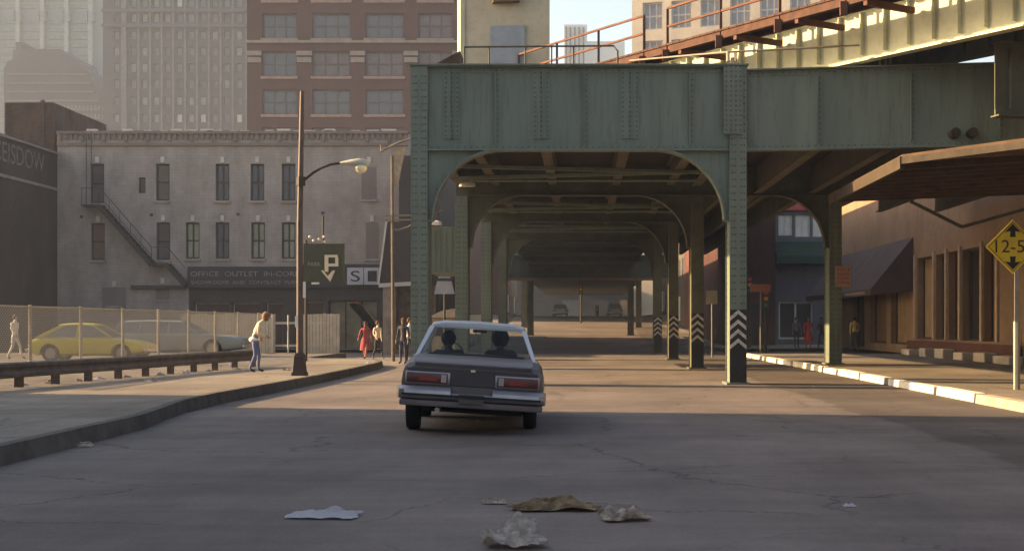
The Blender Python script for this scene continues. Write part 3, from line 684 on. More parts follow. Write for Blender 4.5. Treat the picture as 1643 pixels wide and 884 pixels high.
gw = [mat('tower_window_pale', (.28, .28, .27), .5), mat('tower_window_grey', (.19, .19, .19), .5), mat('tower_window_dull', (.145, .143, .145), .5), mat('tower_window_white', (.6, .58, .52), .5)]  # lighter pane tones stand in for bright reflections
for i, h in enumerate(hs):
    mm = random.choices(gw, (4, 5, 3, .6))[0]
    if i >= 11 * 1: WG.window(h, gt, mm, None, depth=.3)
    else: WG.slab(st, h[0], h[1], h[2], h[3], .33, .36)
o = st.build('window_band', gw[1], gt); o['kind'] = 'stuff'
mb = MB()
for k in range(len(cols)):
    a = (cols[k] + cols[k + 1]) / 2 if k < len(cols) - 1 else 396
    WG.slab(mb, X(a - 1.6, ZG), X(a + 1.6, ZG), 5, zt, -.35, -.01)
WG.slab(mb, X(196, ZG), X(204, ZG), 5, zt, -.6, -.01)
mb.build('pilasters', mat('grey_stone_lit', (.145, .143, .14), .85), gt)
for (yy, c) in ((18, .08), (42, .12)):
    mb = MB(); WG.slab(mb, xa, xb, H(yy + 3, ZG), H(yy - 2, ZG), -.8, -.36); mb.build('string_course', mat('dark_band', (.10, .09, .10), .8), gt)

# ------------------------------------------------------------------ pale far tower
ZP = 330.0
pt = empty('pale_tower', (X(80, ZP), ZP, 0), 'pale modern skyscraper with slim vertical ribs fading in the haze', 'skyscraper')
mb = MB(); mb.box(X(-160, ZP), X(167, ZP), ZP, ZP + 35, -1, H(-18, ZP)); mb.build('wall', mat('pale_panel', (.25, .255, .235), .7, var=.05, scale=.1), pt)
for p in (-86, -47, -8, 31, 70, 109, 147):
    mb = MB(); mb.box(X(p - 3, ZP), X(p + 3, ZP), ZP - 1.2, ZP - .01, 0, H(-18, ZP)); mb.build('rib', mat('pale_rib', (.31, .31, .28), .7), pt)
    for q in (-5, 5):
        for yy in (28,):
            mb = MB(); mb.box(X(p + q - 1.3, ZP), X(p + q + 1.3, ZP), ZP - 1.5, ZP - .02 if q else ZP, H(yy + 9, ZP), H(yy - 9, ZP)); mb.build('vent_slot', mat('slot_grey', (.2, .2, .2), .7), pt)
for k in range(18):
    yy = -14 + k * 12.5
    if 14 < yy < 36: continue
    for p in (-86, -47, -8, 31, 70, 109):
        mb = MB(); mb.box(X(p + 5, ZP), X(p + 34, ZP), ZP - .3, ZP - .005, H(yy + 3, ZP), H(yy - 3, ZP)); o = mb.build('window', mat('pale_window_band', (.20, .215, .20), .4), pt)
# stepped mid-rise silhouette
ZS = 300.0
sm = empty('stepped_building', (X(80, ZS), ZS, 0), 'mauve grey stepped old high rise in front of the pale skyscraper', 'high rise')
sil = [(6, 250), (6, 112), (12, 99), (20, 96), (21, 80), (25, 80), (25, 68), (36, 68), (36, 79), (97, 79), (100, 84), (101, 103), (130, 105), (137, 112), (144, 118), (148, 133), (158, 143), (172, 146), (176, 250)]
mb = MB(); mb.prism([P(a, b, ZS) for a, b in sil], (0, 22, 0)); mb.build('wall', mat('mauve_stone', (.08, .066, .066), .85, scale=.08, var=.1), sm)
for k in range(7):
    yy = 120 + k * 14
    mb = MB(); mb.box(X(12, ZS), X(140 + min(20, k * 6), ZS), ZS - .25, ZS - .01, H(yy + 1.2, ZS), H(yy - 1.2, ZS)); mb.build('ledge', mat('mauve_ledge', (.14, .12, .115), .85), sm)
for k in range(11):
    for j in range(3):
        mb = MB(); mb.box(X(102 + k * 6.2, ZS), X(105 + k * 6.2, ZS), ZS - .12, ZS - .005, H(178 + j * 14, ZS), H(170 + j * 14, ZS)); mb.build('window', gw[2], sm)

# ------------------------------------------------------------------ right-hand far buildings above the railings
ZC = 210.0
cb_ = empty('cream_office_block', (X(1150, ZC), ZC, 0), 'sunlit cream office block with tall dark windows behind the upper railings', 'office building')
mb = MB()
WL = Wall((X(1014, ZC), ZC, 0), (1.0, -.28, 0), (-.28, -1.0, 0)); hs = []
u1 = 40.0
for c in range(9):
    for r in range(8): hs.append((1.6 + c * 4.3, 4.6 + c * 4.3, 22 + r * 5.6, 26.0 + r * 5.6))
WL.face(mb, 0, u1, -1, 70, hs, .5)
e0, e1 = WL.pt(0, 0), WL.pt(u1, 0); bk = Vector((6, 26, 0))
for (p, q) in ((e0, e0 + bk), (e1, e1 + bk), (e0 + bk, e1 + bk)): mb.poly([(p.x, p.y, -1), (q.x, q.y, -1), (q.x, q.y, 70), (p.x, p.y, 70)])
mb.poly([(q.x, q.y, 70) for q in (e0, e1, e1 + bk, e0 + bk)])
mb.build('wall', mat('cream_stone', (.62, .52, .38), .8, scale=.3), cb_)
for h in hs: WL.window(h, cb_, mat('bluish_window', (.22, .22, .23), .3), frame_lt, depth=.4, cols=3, rows=2, fw=.2)
ws = empty('white_highrise', (X(960, 380), 380, 0), 'very bright white slab tower behind the railings beside the cream tower', 'high rise')
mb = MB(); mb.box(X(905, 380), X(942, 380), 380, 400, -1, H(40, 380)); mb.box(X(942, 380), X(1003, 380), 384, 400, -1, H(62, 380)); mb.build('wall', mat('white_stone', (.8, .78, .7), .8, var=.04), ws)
for k in range(5):
    mb = MB(); mb.box(X(907 + k * 7, 380), X(909.5 + k * 7, 380), 379.6, 379.99, 20, H(44, 380)); mb.build('window', gw[1], ws)

# ------------------------------------------------------------------ right storefront building
XW = 15.1
sf = empty('storefront_building', (XW, 60, .15), 'tan rendered shop building with a tall column front and sloping brown awning', 'building')
WS = Wall((XW, 0, .15), (0, 1, 0), (-1, 0, 0))
tan = mat('tan_render', (.25, .165, .105), .85, scale=.6, col2=(.33, .225, .15), bump=.2, dirt=.3)
def yz(px): return 2300 * XW / (px - 933)
hs = []; edges = [(1599, 1579), (1575, 1544), (1540, 1522), (1518, 1502), (1498, 1472)]
for a, b in edges: hs.append((yz(a), yz(b), .7, 4.3))
hs += [(66.5, 70, .4, 3.6), (71, 75, .4, 3.6), (76.5, 80, .1, 3.2)]
mb = MB(); WS.face(mb, 26, 84, 0, 8.2, hs, .35); mb.box(XW + .4, XW + 14, 26.02, 83.98, .15, 8.33)
mb.poly([(XW, 84, .15), (XW + .4, 84, .15), (XW + .4, 84, 8.35), (XW, 84, 8.35)]); mb.build('wall', tan, sf)
cl = [mat('brown_curtain', (.20, .12, .07), .7, scale=3), mat('tan_panel', (.33, .23, .13), .8, scale=2), pane_dark, mat('red_brown_panel', (.20, .07, .04), .8)]
for i, h in enumerate(hs): WS.window(h, sf, cl[(0, 2, 3, 1, 1, 1, 0, 2)[i]], frame_dk, depth=.3, cols=1, rows=1, fw=.08)
for p in (1602, 1577, 1542, 1520, 1500, 1470):
    mb = MB(); yy = yz(p); mb.box(XW - .10, XW - .004, yy - .13, yy + .13, .85, 4.6); mb.build('pilaster', mat('pale_tan_pilaster', (.45, .35, .25), .8, scale=2), sf)
mb = MB(); mb.box(XW - .35, XW - .17, 49, 65, .15, .78); mb.build('plinth', mat('dark_red_tile', (.12, .05, .035), .6), sf)
for k in range(6):
    y_ = 47.5 + k * 2.9; mb = MB(); mb.box(XW - .95, XW - .45, y_, y_ + random.uniform(1.0, 2.0), .15, .15 + random.uniform(.25, .42)); mb.bevel(.03); mb.build('stone_block', mat('pale_stone_blocks', (.55, .48, .40), .8), sf)
# awning
mb = MB(); y0, y1 = 65.2, 84; A = (XW - .02, 5.45); B = (XW - 1.95, 3.1)
mb.prism([(A[0], y0, A[1]), (B[0], y0, B[1]), (B[0], y0, B[1] - .28), (A[0], y0, B[1] - .1)], (0, y1 - y0, 0))
aw = mb.build('awning', mat('brown_awning', (.085, .06, .055), .8, scale=1), sf)
mb = MB(); mb.box(B[0] - .012, B[0] - .002, 66.5, 71.5, B[1] - .2, B[1] - .08); mb.build('awning_stripe', mat('faint_lettering', (.26, .23, .22), .8), aw)
# grey shop beyond frame
gs = empty('grey_shop', (15, 38, .15), 'grey glazed shop front at the right edge behind the diamond sign', 'building')
mb = MB(); mb.box(15.0, 29, -10, 47.4, .155, 8.6); mb.build('wall', mat('grey_glaze', (.14, .13, .14), .4, scale=.7), gs)
for k in range(5):
    mb = MB(); mb.box(14.9, 14.998, 30 + k * 3.5, 32.8 + k * 3.5, .6, 4); mb.build('window', pane_grey, gs)

# timber canopy reaching out over the kerb
cz = 4.7
cn = empty('timber_canopy', (8, 30, cz), 'broad dark timber canopy projecting over the right sidewalk', 'canopy')
pl = [(6.45, 37.2), (6.40, 28.6), (9.4, 24.0), (15.0, 22.0), (15.0, 33.2)]
mb = MB(); mb.prism([(x, y, cz + .12) for x, y in pl], (0, 0, .06)); mb.build('boarding', timber, cn)
mb = MB()
mb.bar((*pl[0], cz + .02), (*pl[1], cz + .02), .09, .24)
fm_ = mb; mb = MB(); mb.bar((pl[1][0], pl[1][1] - .06, cz + .05), (*pl[2], cz + .05), .08, .13); mb.build('front_edge_board', timber_dk, cn)  # dark timber used so the front edge reads as unlit
fm_.build('fascia', mat('brown_fascia', (.036, .026, .017), .85, scale=2, col2=(.065, .046, .03)), cn)
mb = MB()
for k in range(9):
    t = k / 9 + .06; a = Vector((6.45, 37.2 - t * 8.6)); b = Vector((15, 33.2 - t * 10.5)); mb.bar((a.x + .05, a.y, cz - .01), (b.x, b.y, cz - .01), .07, .14)
mb.build('joist', timber, cn)
mb = MB()
for (a, b) in (((8.3, 36.2, cz - .1), (9.6, 36.2, cz - .75)), ((9.6, 36.2, cz - .75), (11.2, 36.0, cz - .3)), ((8.3, 36.2, cz - .1), (8.3, 36.2, ZB)), ((12.2, 31, cz), (12.2, 34.6, ZB))): mb.bar(a, b, .08, .08)
mb.build('bracket', steel_dk, cn)

# buildings beyond the cross street, right
mr = empty('maroon_building', (10.6, 92, .15), 'dark maroon brick building seen just right of the first green column', 'building')
mb = MB(); mb.box(9.2, 12.45, 92, 108, .16, 9); mb.build('wall', brick_mat('maroon_brick', (.085, .035, .028), (.07, .032, .027), (.05, .03, .028), stain=.3), mr)
mb = MB(); mb.box(9.7, 11.9, 91.9, 91.99, .3, 2.8); mb.build('shop_window', pane_dark, mr)
bg_ = empty('blue_grey_shop', (14.7, 96, .15), 'blue grey corner shop with white framed windows and red cornice', 'building')
WB = Wall((0, 96, 0), (1, 0, 0), (0, -1, 0)); hh = [(X(1249, 96), X(1272, 96), H(378, 96), H(345, 96)), (X(1276, 96), X(1300, 96), H(380, 96), H(345, 96)), (X(1304, 96), X(1325, 96), H(380, 96), H(345, 96)), (13.2, 15.5, .5, 3.0)]
mb = MB(); WB.face(mb, 12.5, 24, .16, 10.4, hh, .25); mb.box(12.51, 24, 96.3, 106, .16, 10.3); mb.build('wall', mat('blue_grey_paint', (.10, .095, .11), .8), bg_)
for h in hh: WB.window(h, bg_, pane_pale if h[3] > 4 else pane_dark, mat('white_frame', (.5, .5, .46), .6), depth=.2, cols=2, rows=1, fw=.12)
mb = MB(); mb.box(12.3, 24, 95.6, 95.99, H(338, 96), H(330, 96)); mb.build('cornice', mat('red_cornice', (.35, .05, .05), .7), bg_)
mb = MB(); mb.prism([(12.9, 95.98, H(388, 96)), (12.9, 94.7, H(412, 96)), (12.9, 94.7, H(424, 96)), (12.9, 95.98, H(424, 96))], (3.6, 0, 0)); mb.build('awning', mat('green_awning', (.03, .05, .035), .8), bg_)
# rows of old buildings along the straight road under the railway
rowm = [brick_mat('row_brick_%s' % n, c, tuple(q * .85 for q in c), tuple(q * .7 for q in c), stain=.3) for n, c in (('brown', (.10, .065, .05)), ('red', (.12, .05, .04)), ('grey', (.11, .10, .09)), ('ochre', (.15, .11, .07)))]
lab = ['narrow brown brick building', 'red brick shop building', 'grey brick building', 'ochre brick building']
for side, xs, y, tot in ((-1, -9.5, 103, 3), (1, 9.4, 112, 4)):
    for k in range(tot):
        ln = random.uniform(14, 20) if not (side < 0 and k == 0) else 11; hh_ = random.uniform(8, 12); g = ground(y)
        o = empty('row_building', (xs, y, g), lab[(k + (0 if side < 0 else 1)) % 4] + (' left of the road' if side < 0 else ' right of the road') + ', ' + ('nearest', 'second', 'third', 'farthest')[k] + ' under the railway', 'building', 'old buildings along the road under the railway')
        mb = MB(); mb.box(xs, xs + side * 14, y, y + ln - .3, g - .5, g + hh_); mb.build('wall', rowm[(k + (0 if side < 0 else 1)) % 4], o)
        for j in range(3):
            mb = MB(); mb.box(xs - side * .06, xs - side * .004, y + 1.5 + j * 4, y + 4 + j * 4, g + .6, g + 2.9); mb.build('shop_window', (pane_grey, pane_pale, pane_dark)[j], o)
            mb = MB(); mb.box(xs - side * .06, xs - side * .004, y + 1.7 + j * 4, y + 3 + j * 4, g + 4.6, g + 6.4); mb.build('window', pane_grey, o)
        y += ln
        if side < 0 and k == 0: y = 178
fe = empty('far_end_building', (0, 300, 2.4), 'dim hazy building closing the road at the far end of the underpass', 'building')
mb = MB(); mb.box(-26, 30, 300, 325, 1, 20); mb.build('wall', mat('dim_grey_stone', (.045, .038, .035), .8), fe)
for k in range(8):
    mb = MB(); mb.box(-22 + k * 6, -18.5 + k * 6, 299.9, 299.99, 3.2, 6.5); mb.build('shop_window', mat('dull_shop_light', (.12, .11, .11), .6) if k % 3 == 0 else pane_dark, fe)

# dark corner structure between brick building and left column
cs = empty('corner_shed', (X(640, 74), 74, 0), 'tall dark corner building with a flared dark skirt roof behind the left green column', 'building')
mb = MB(); mb.box(X(640, 74), X(705, 74), 74, 84, 2.0, H(250, 74)); mb.build('wall', mat('dark_brown_metal', (.045, .035, .035), .8), cs)
mb = MB(); mb.prism([P(621, 356, 72.5), P(663, 356, 72.5), P(663, 456, 72.5), P(608, 456, 72.5)], (0, 1.4, 0)); mb.build('skirt_roof', mat('dark_brown_metal', (.045, .035, .035), .8), cs)
mb = MB(); mb.bar(P(620, 356, 72.4), P(607, 457, 72.4), .09, .09); mb.bar(P(608, 458, 72.4), P(663, 455, 72.4), .09, .2); mb.build('pale_trim', frame_lt, cs)
mb = MB(); mb.box(X(616, 73), X(636, 73), 72.6, 74, 0, H(458, 73)); mb.box(X(636, 73), X(700, 73), 73.2, 74.2, 0, H(520, 73)); mb.build('corner_post', mat('pale_brown_board', (.26, .20, .16), .85, scale=2, var=.35), cs)
mb = MB(); mb.box(X(640, 73.5), X(700, 73.5), 73.3, 73.6, H(518, 73), H(458, 73)); mb.build('shop_window', mat('brown_display', (.11, .06, .04), .5, scale=3, var=.5), cs)

# ------------------------------------------------------------------ warehouse left of the camera whose shadow lies on the foreground
wh = empty('brick_warehouse', (-27, 5, 0), 'four storey brown brick warehouse on the left, its shadow covering the near road', 'building')
WW = Wall((-21, 0, 0), (0, 1, 0), (1, 0, 0)); hs = [(a, a + 1.8, b, b + 2.2) for a in range(-14, 24, 4) for b in (1.4, 5.2, 9.0, 12.8)]
mb = MB(); WW.face(mb, -18, 28.8, 0, 17, hs, .3); mb.box(-40, -21.4, -18, 28.79, 0, 16.9); mb.poly([(-21, 28.8, 0), (-21.4, 28.8, 0), (-21.4, 28.8, 17), (-21, 28.8, 17)]); mb.poly([(-21, -18, 0), (-21.4, -18, 0), (-21.4, -18, 17), (-21, -18, 17)]); mb.poly([(-21, -18, 17), (-21.4, -18, 17), (-21.4, 28.8, 17), (-21, 28.8, 17)])
mb.build('wall', brick_mat('warehouse_brick', (.20, .11, .08), (.17, .10, .075), (.16, .13, .11)), wh)
for h in hs: WW.window(h, wh, pane_grey, frame_dk, depth=.22)

# ------------------------------------------------------------------ street lamp
lp = empty('street_lamp', (X(481, 36), 36, .21), 'tall brown steel lamp post with curved arm at the left kerb', 'street lamp')
x = X(481, 36)
polem = mat('brown_lamp_post', (.10, .07, .058), .55, scale=3, var=.3)
mb = MB(); mb.tube([(x, 36, .7), (x, 36, 4), (x + .06, 36, H(147, 36))], [.085, .075, .055], 12); mb.build('pole', polem, lp, smooth=True)
mb = MB()
for k, (w0, w1, z0, z1) in enumerate(((.36, .34, .21, .3), (.30, .24, .3, .66), (.26, .18, .66, .78))):
    mb.hexa([(x - w0 / 2, 36 - w0 / 2, z0), (x + w0 / 2, 36 - w0 / 2, z0), (x + w0 / 2, 36 + w0 / 2, z0), (x - w0 / 2, 36 + w0 / 2, z0), (x - w1 / 2, 36 - w1 / 2, z1), (x + w1 / 2, 36 - w1 / 2, z1), (x + w1 / 2, 36 + w1 / 2, z1), (x - w1 / 2, 36 + w1 / 2, z1)])
mb.build('base', mat('dark_lamp_base', (.06, .04, .035), .6), lp)
mb = MB(); pts = [P(483, 294, 36), P(492, 286, 36), P(503, 277, 36), P(515, 270, 36), P(530, 264, 36), P(549, 261, 36)]; mb.tube(pts, .035, 8)
mb.tube([P(483, 298, 36), P(483, 284, 36)], .11, 10); mb.build('arm', mat('dark_lamp_base', (.06, .04, .035), .6), lp, smooth=True)
mb = MB(); c = P(570, 262, 36)
mb.loft([[(c.x + dx, c.y + r_ * math.cos(a * .5236), c.z + dz + r_ * .62 * math.sin(a * .5236)) for a in range(12)] for dx, r_, dz in ((-.38, .05, 0), (-.3, .08, .0), (-.12, .13, .01), (.08, .18, .01), (.26, .16, .0), (.36, .06, -.01))])
mb.build('housing', mat('grey_lamp_housing', (.42, .42, .38), .5), lp, smooth=60)
mb = MB(); mb.ball((c.x + .15, c.y, c.z - .12), .15, 1, 1, .9, 14); mb.build('globe', mat('frosted_globe', (.85, .75, .50), .25, var=.05, spec=.8), lp, smooth=60)
# small white notices on the pole
mb = MB(); mb.box(x + .09, x + .16, 35.93, 35.96, H(478, 36), H(452, 36)); mb.build('notice', white, lp)
mb = MB(); mb.box(x - .1, x - .03, 35.9, 35.92, H(525, 36), H(507, 36)); mb.build('notice', white, lp)

# second pole with bent top near left column
p2 = empty('utility_pole', (X(631, 58), 58, 0), 'slim weathered pole with a bent top arm left of the green column', 'utility pole')
mb = MB(); mb.tube([(X(631, 58), 58, 0), (X(629, 58), 58, H(250, 58))], [.075, .055], 8); mb.build('pole', mat('weathered_pole', (.13, .10, .075), .8, scale=3, var=.3), p2)
mb = MB(); mb.tube([P(610, 244, 58), P(625, 236, 58), P(640, 229, 58), P(662, 222, 58)], .05, 7); mb.tube([P(611, 232, 58), P(612, 244, 58)], .03, 6)
for yy in (346, 353): mb.tube([P(618, yy, 58), P(664, yy, 58)], .04, 6)
mb.tube([P(627, 368, 58), P(640, 369, 58), P(655, 364, 58), P(664, 358, 58)], .035, 6); mb.build('arm', mat('weathered_arm', (.2, .16, .12), .7), p2)
mb = MB(); mb.prism([P(631, 240, 58), P(650, 236, 58), P(644, 262, 58), P(637, 300, 58), P(632, 300, 58)], (0, .3, 0)); mb.build('tattered_banner', mat('tattered_cloth', (.34, .26, .18), .9, scale=6, var=.4), p2)

# parking sign
ps = empty('parking_sign', (X(519, 50), 50.1, .21), 'dark green parking board with a large P and arrow behind the lamp post', 'sign')
mb = MB(); mb.box(X(487, 50), X(552, 50), 50, 50.12, H(452, 50), H(391, 50)); bd = mb.build('board', mat('dark_green_board', (.055, .062, .04), .6), ps)
cr = mat('cream_letters', (.66, .60, .46), .7)
zz = lambda v: H(v, 50); xx = lambda v: X(v, 50)
mb = MB()
for (a, b, c_, d_) in ((521, 527, 409, 436), (527, 542, 409, 413), (538, 543, 413, 423), (527, 543, 423, 427.5)): mb.box(xx(a), xx(b), 49.965, 49.992, zz(d_), zz(c_))
mb.prism([(xx(515), 49.965, zz(434)), (xx(519), 49.965, zz(434)), (xx(526), 49.965, zz(443)), (xx(534), 49.965, zz(434)), (xx(538), 49.965, zz(434)), (xx(530), 49.965, zz(452))], (0, .02, 0))
mb.build('parking_symbol', cr, bd)
text_mesh('PARK', (xx(494), 49.985, zz(427)), (1, 0, 0), (0, 0, 1), xx(515) - xx(494), .14, mat('dim_letters', (.3, .29, .22), .7), 'lettering', bd, .01)
mb = MB(); mb.tube([(xx(489.5), 50.17, .21), (xx(489.5), 50.17, zz(385))], .05, 8); mb.tube([(xx(517), 50.17, zz(395)), (xx(517), 50.17, zz(346))], .035, 6); mb.build('post', frame_dk, ps)
mb = MB(); mb.box(xx(500), xx(512), 49.96, 50.05, zz(456), zz(453)); mb.build('small_plate', white, ps)
for k, (a, b) in enumerate(((497, 380), (503, 386), (512, 384), (520, 380), (521, 388))):
    mb = MB(); mb.ball((xx(a), 50.0, zz(b)), .05, seg=8); mb.build('bulb', mat('sign_bulb', (.7, .6, .45), .4), ps, smooth=60)

# clearance diamond sign
Zs = 29.6
ds = empty('clearance_sign', (X(1631, Zs), Zs, .15), 'yellow diamond clearance sign with arrows on a grey post', 'road sign')
c = P(1625, 396, Zs); r_ = .56
ye = mat('sign_yellow', (.62, .46, .035), .5, var=.12, scale=4)
mb = MB(); mb.prism([(c.x - r_, Zs, c.z), (c.x, Zs, c.z - r_), (c.x + r_, Zs, c.z), (c.x, Zs, c.z + r_)], (0, .012, 0)); pl_ = mb.build('plate', ye, ds)
mb = MB(); ri = r_ - .045; ro = r_ - .065
q = [(-1, 0), (0, -1), (1, 0), (0, 1)]
for i in range(4):
    a, b = q[i], q[(i + 1) % 4]; mb.prism([(c.x + a[0] * ri, Zs - .003, c.z + a[1] * ri), (c.x + b[0] * ri, Zs - .003, c.z + b[1] * ri), (c.x + b[0] * ro, Zs - .003, c.z + b[1] * ro), (c.x + a[0] * ro, Zs - .003, c.z + a[1] * ro)], (0, .002, 0))
mb.build('border', mat('brown_black_print', (.05, .035, .01), .6), pl_)
mb = MB()
for s in (1, -1):
    tip = c.z + s * .47; mb.prism([(c.x, Zs - .006, tip), (c.x - .17, Zs - .006, tip - s * .17), (c.x - .05, Zs - .006, tip - s * .15), (c.x - .06, Zs - .006, tip - s * .27), (c.x + .06, Zs - .006, tip - s * .27), (c.x + .05, Zs - .006, tip - s * .15), (c.x + .17, Zs - .006, tip - s * .17)], (0, .004, 0))
mb.build('arrow', mat('sign_black', (.012, .014, .012), .6), pl_)
text_mesh('12-5"', (c.x - .36, Zs - .004, c.z - .12), (1, 0, 0), (0, 0, 1), .74, .27, mat('brown_black_print', (.05, .035, .01), .6), 'lettering', pl_, .004)
mb = MB(); xp = X(1632, Zs); mb.box(xp - .045, xp + .045, Zs + .013, Zs + .05, .15, c.z + .3); mb.build('post', zinc, ds)
mb = MB(); mb.tube([(xp, Zs + .03, .15), (xp, Zs + .03, 1.55)], .07, 8); mb.build('post_sleeve', zinc, ds)

# small notice on outer column, and other little signs
ns_ = empty('parking_notice', (X(1352, 47.6), 47.6, 0), 'pinkish white notice board with red text fixed to the sidewalk column', 'sign')
mb = MB(); Zn = 47.6; mb.box(X(1340, Zn), X(1366, Zn), Zn, Zn + .02, H(460, Zn), H(427, Zn)); pb = mb.build('plate', mat('pinkish_plate', (.42, .27, .22), .7), ns_)
for k, tx in enumerate(('NO', 'PARKING', 'TOW', 'ZONE')): text_mesh(tx, (X(1343, Zn), Zn - .004, H(435 + k * 7, Zn)), (1, 0, 0), (0, 0, 1), X(1363, Zn) - X(1343, Zn), .10, mat('faded_red', (.35, .05, .04), .7), 'lettering', pb, .004)
for (px_, py_, Zq, wq, hq, lab_, mm) in ((1220, 462, 70, 1.0, .38, 'small orange red street sign on a post right of the first column', mat('orange_red_plate', (.24, .085, .05), .7)), (1142, 477, 64, .5, .6, 'grey cream sign plate between the second and first right columns', mat('grey_cream_plate', (.33, .29, .2), .7)),
                                          (763, 511, 75, .62, .4, 'small cream sign plate seen just over the roof of the car', mat('cream_plate', (.62, .55, .38), .7))):
    gp = P(px_, py_, Zq); o = empty('street_sign', (gp.x, Zq, 0), lab_, 'sign')
    mb = MB(); mb.box(gp.x - wq / 2, gp.x + wq / 2, Zq, Zq + .03, gp.z - hq / 2, gp.z + hq / 2); mb.build('plate', mm, o)
    mb = MB(); mb.tube([(gp.x + .02, Zq + .07, 0 if gp.x < 7.5 else .15), (gp.x + .02, Zq + .07, gp.z)], .035, 7); mb.build('post', zinc, o)
# bell shaped hanging sign
g0 = P(713, 455, 58)
bs = empty('bell_sign', (g0.x, 58, 0), 'bluish white bell shaped sign on a post between the left green columns', 'sign')
mb = MB(); bell = [(-.42, -.42), (.42, -.42), (.36, -.2), (.27, .2), (.18, .38), (0, .45), (-.18, .38), (-.27, .2), (-.36, -.2)]
mb.prism([(g0.x + a, 58, g0.z + b) for a, b in bell], (0, .08, 0)); mb.build('panel', mat('bluish_white', (.36, .37, .43), .6), bs)
mb = MB(); mb.box(g0.x - .3, g0.x + .3, 57.985, 57.996, g0.z + .1, g0.z + .22); mb.build('dark_stripe', frame_dk, bs)
mb = MB(); mb.tube([(g0.x, 58.12, 0), (g0.x, 58.12, g0.z)], .045, 7); mb.build('post', frame_dk, bs)
bh = empty('newsstand', (X(718, 60), 60, 0), 'low weathered beige kiosk under the bell sign', 'kiosk')
mb = MB(); xk = X(716, 60); mb.box(xk - .6, xk + .5, 60, 61, 0, 1.75); mb.build('cabinet', mat('beige_kiosk', (.36, .29, .2), .85, scale=2, var=.3), bh)
mb = MB(); mb.prism([(xk - .75, 59.8, 1.77), (xk + .65, 59.8, 1.77), (xk + .3, 59.8, 2.15), (xk - .2, 59.8, 2.05)], (0, 1.3, 0)); mb.build('roof', mat('beige_kiosk_roof', (.42, .35, .26), .85, scale=3), bh)
mb = MB(); mb.box(xk - .5, xk + .4, 59.97, 59.998, 1.0, 1.6); mb.build('shelf', frame_dk, bh)

# traffic signals, far
def signal(x, y, zt, lab_, arm=0, white_base=False):
    g = ground(y); o = empty('traffic_signal', (x, y, g), lab_, 'traffic light', 'traffic lights')
    mb = MB(); mb.tube([(x, y, g), (x, y, zt)], .09, 8); mb.build('pole', frame_dk, o)
    mb = MB(); mb.box(x - .2, x + .2, y - .25, y - .1, zt - .2, zt + .9); hd = mb.build('signal_head', frame_dk, o)
    for k, cc in enumerate(('green', 'amber', 'red')):
        mb = MB(); mb.tube([(x, y - .27, zt + .02 + k * .32), (x, y - .33, zt + .02 + k * .32)], .11, 10)
        lm = mat('lens_' + cc, {'green': (.02, .15, .08), 'amber': (.5, .25, .03), 'red': (.4, .02, .02)}[cc], .3); mb.build('lens', lm, hd)
    return o
signal(X(932, 140), 140, H(470, 140), 'dark traffic light standing mid road at the crest of the far hill')
signal(X(958, 170), 170, H(502, 170), 'small traffic light beyond the crest, right of the mid road one')
signal(X(1228, 74), 74, H(490, 74), 'dark traffic light on the far right corner behind the first column')
signal(9.6, 82, 3.4, 'dark traffic light near the red dressed pedestrian on the right')

# ------------------------------------------------------------------ chain-link fence, wooden fence, guard rail
def chain_mat():
    m = bpy.data.materials.new('chain_link'); m.use_nodes = True; t = m.node_tree; N = t.nodes; L = t.links
    b = N['Principled BSDF']; b.inputs['Base Color'].default_value = (.40, .385, .35, 1); b.inputs['Roughness'].default_value = .6
    tc = N.new('ShaderNodeTexCoord'); sp = N.new('ShaderNodeSeparateXYZ'); L.new(tc.outputs['Object'], sp.inputs[0])
    vals = []
    for sg in (1, -1):
        a = N.new('ShaderNodeMath'); a.operation = 'MULTIPLY_ADD'; a.inputs[1].default_value = sg; L.new(sp.outputs[1], a.inputs[0]); L.new(sp.outputs[2], a.inputs[2])
        f = N.new('ShaderNodeMath'); f.operation = 'PINGPONG'; f.inputs[1].default_value = .05; L.new(a.outputs[0], f.inputs[0])
        c = N.new('ShaderNodeMath'); c.operation = 'LESS_THAN'; c.inputs[1].default_value = .0085; L.new(f.outputs[0], c.inputs[0]); vals.append(c.outputs[0])
    mx = N.new('ShaderNodeMath'); mx.operation = 'MAXIMUM'; L.new(vals[0], mx.inputs[0]); L.new(vals[1], mx.inputs[1])
    tr = N.new('ShaderNodeBsdfTransparent'); ms = N.new('ShaderNodeMixShader'); L.new(mx.outputs[0], ms.inputs[0]); L.new(tr.outputs[0], ms.inputs[1]); L.new(b.outputs[0], ms.inputs[2]); L.new(ms.outputs[0], N['Material Output'].inputs[0])
    return m
XF = -14.2
cf = empty('chain_link_fence', (XF, 45, .21), 'pale chain link fence between the guard rail and the parked cars', 'fence')
mb = MB(); mb.box(XF - .004, XF + .004, 28.9, 63, .25, 1.95); mb.build('mesh', chain_mat(), cf)
k = 0; y = 29.4
while y < 63:
    mb = MB(); mb.tube([(XF + .03, y, .21), (XF + .03, y, 2.0)], .045, 7); mb.build('post', mat('pale_fence_post', (.42, .36, .28), .6), cf); y += 3.72
mb = MB(); mb.tube([(XF + .03, 28.9, 1.95), (XF + .03, 63, 1.95)], .025, 6); mb.build('top_rail', mat('pale_fence_post', (.42, .36, .28), .6), cf)
wf = empty('board_fence', (-14, 63.5, .21), 'grey tan fence of upright boards in front of the dark shop', 'fence')
mb = MB(); x = X(290, 63.5)
wfm = mat('grey_tan_boards', (.36, .31, .24), .85, scale=2, col2=(.52, .46, .36))
while x < X(543, 63.5):
    if not (X(437, 63.5) < x < X(482, 63.5)):
        mb.box(x, x + .135, 63.5, 63.53, .21, .21 + 1.75 + random.uniform(-.03, .03))
    x += .15
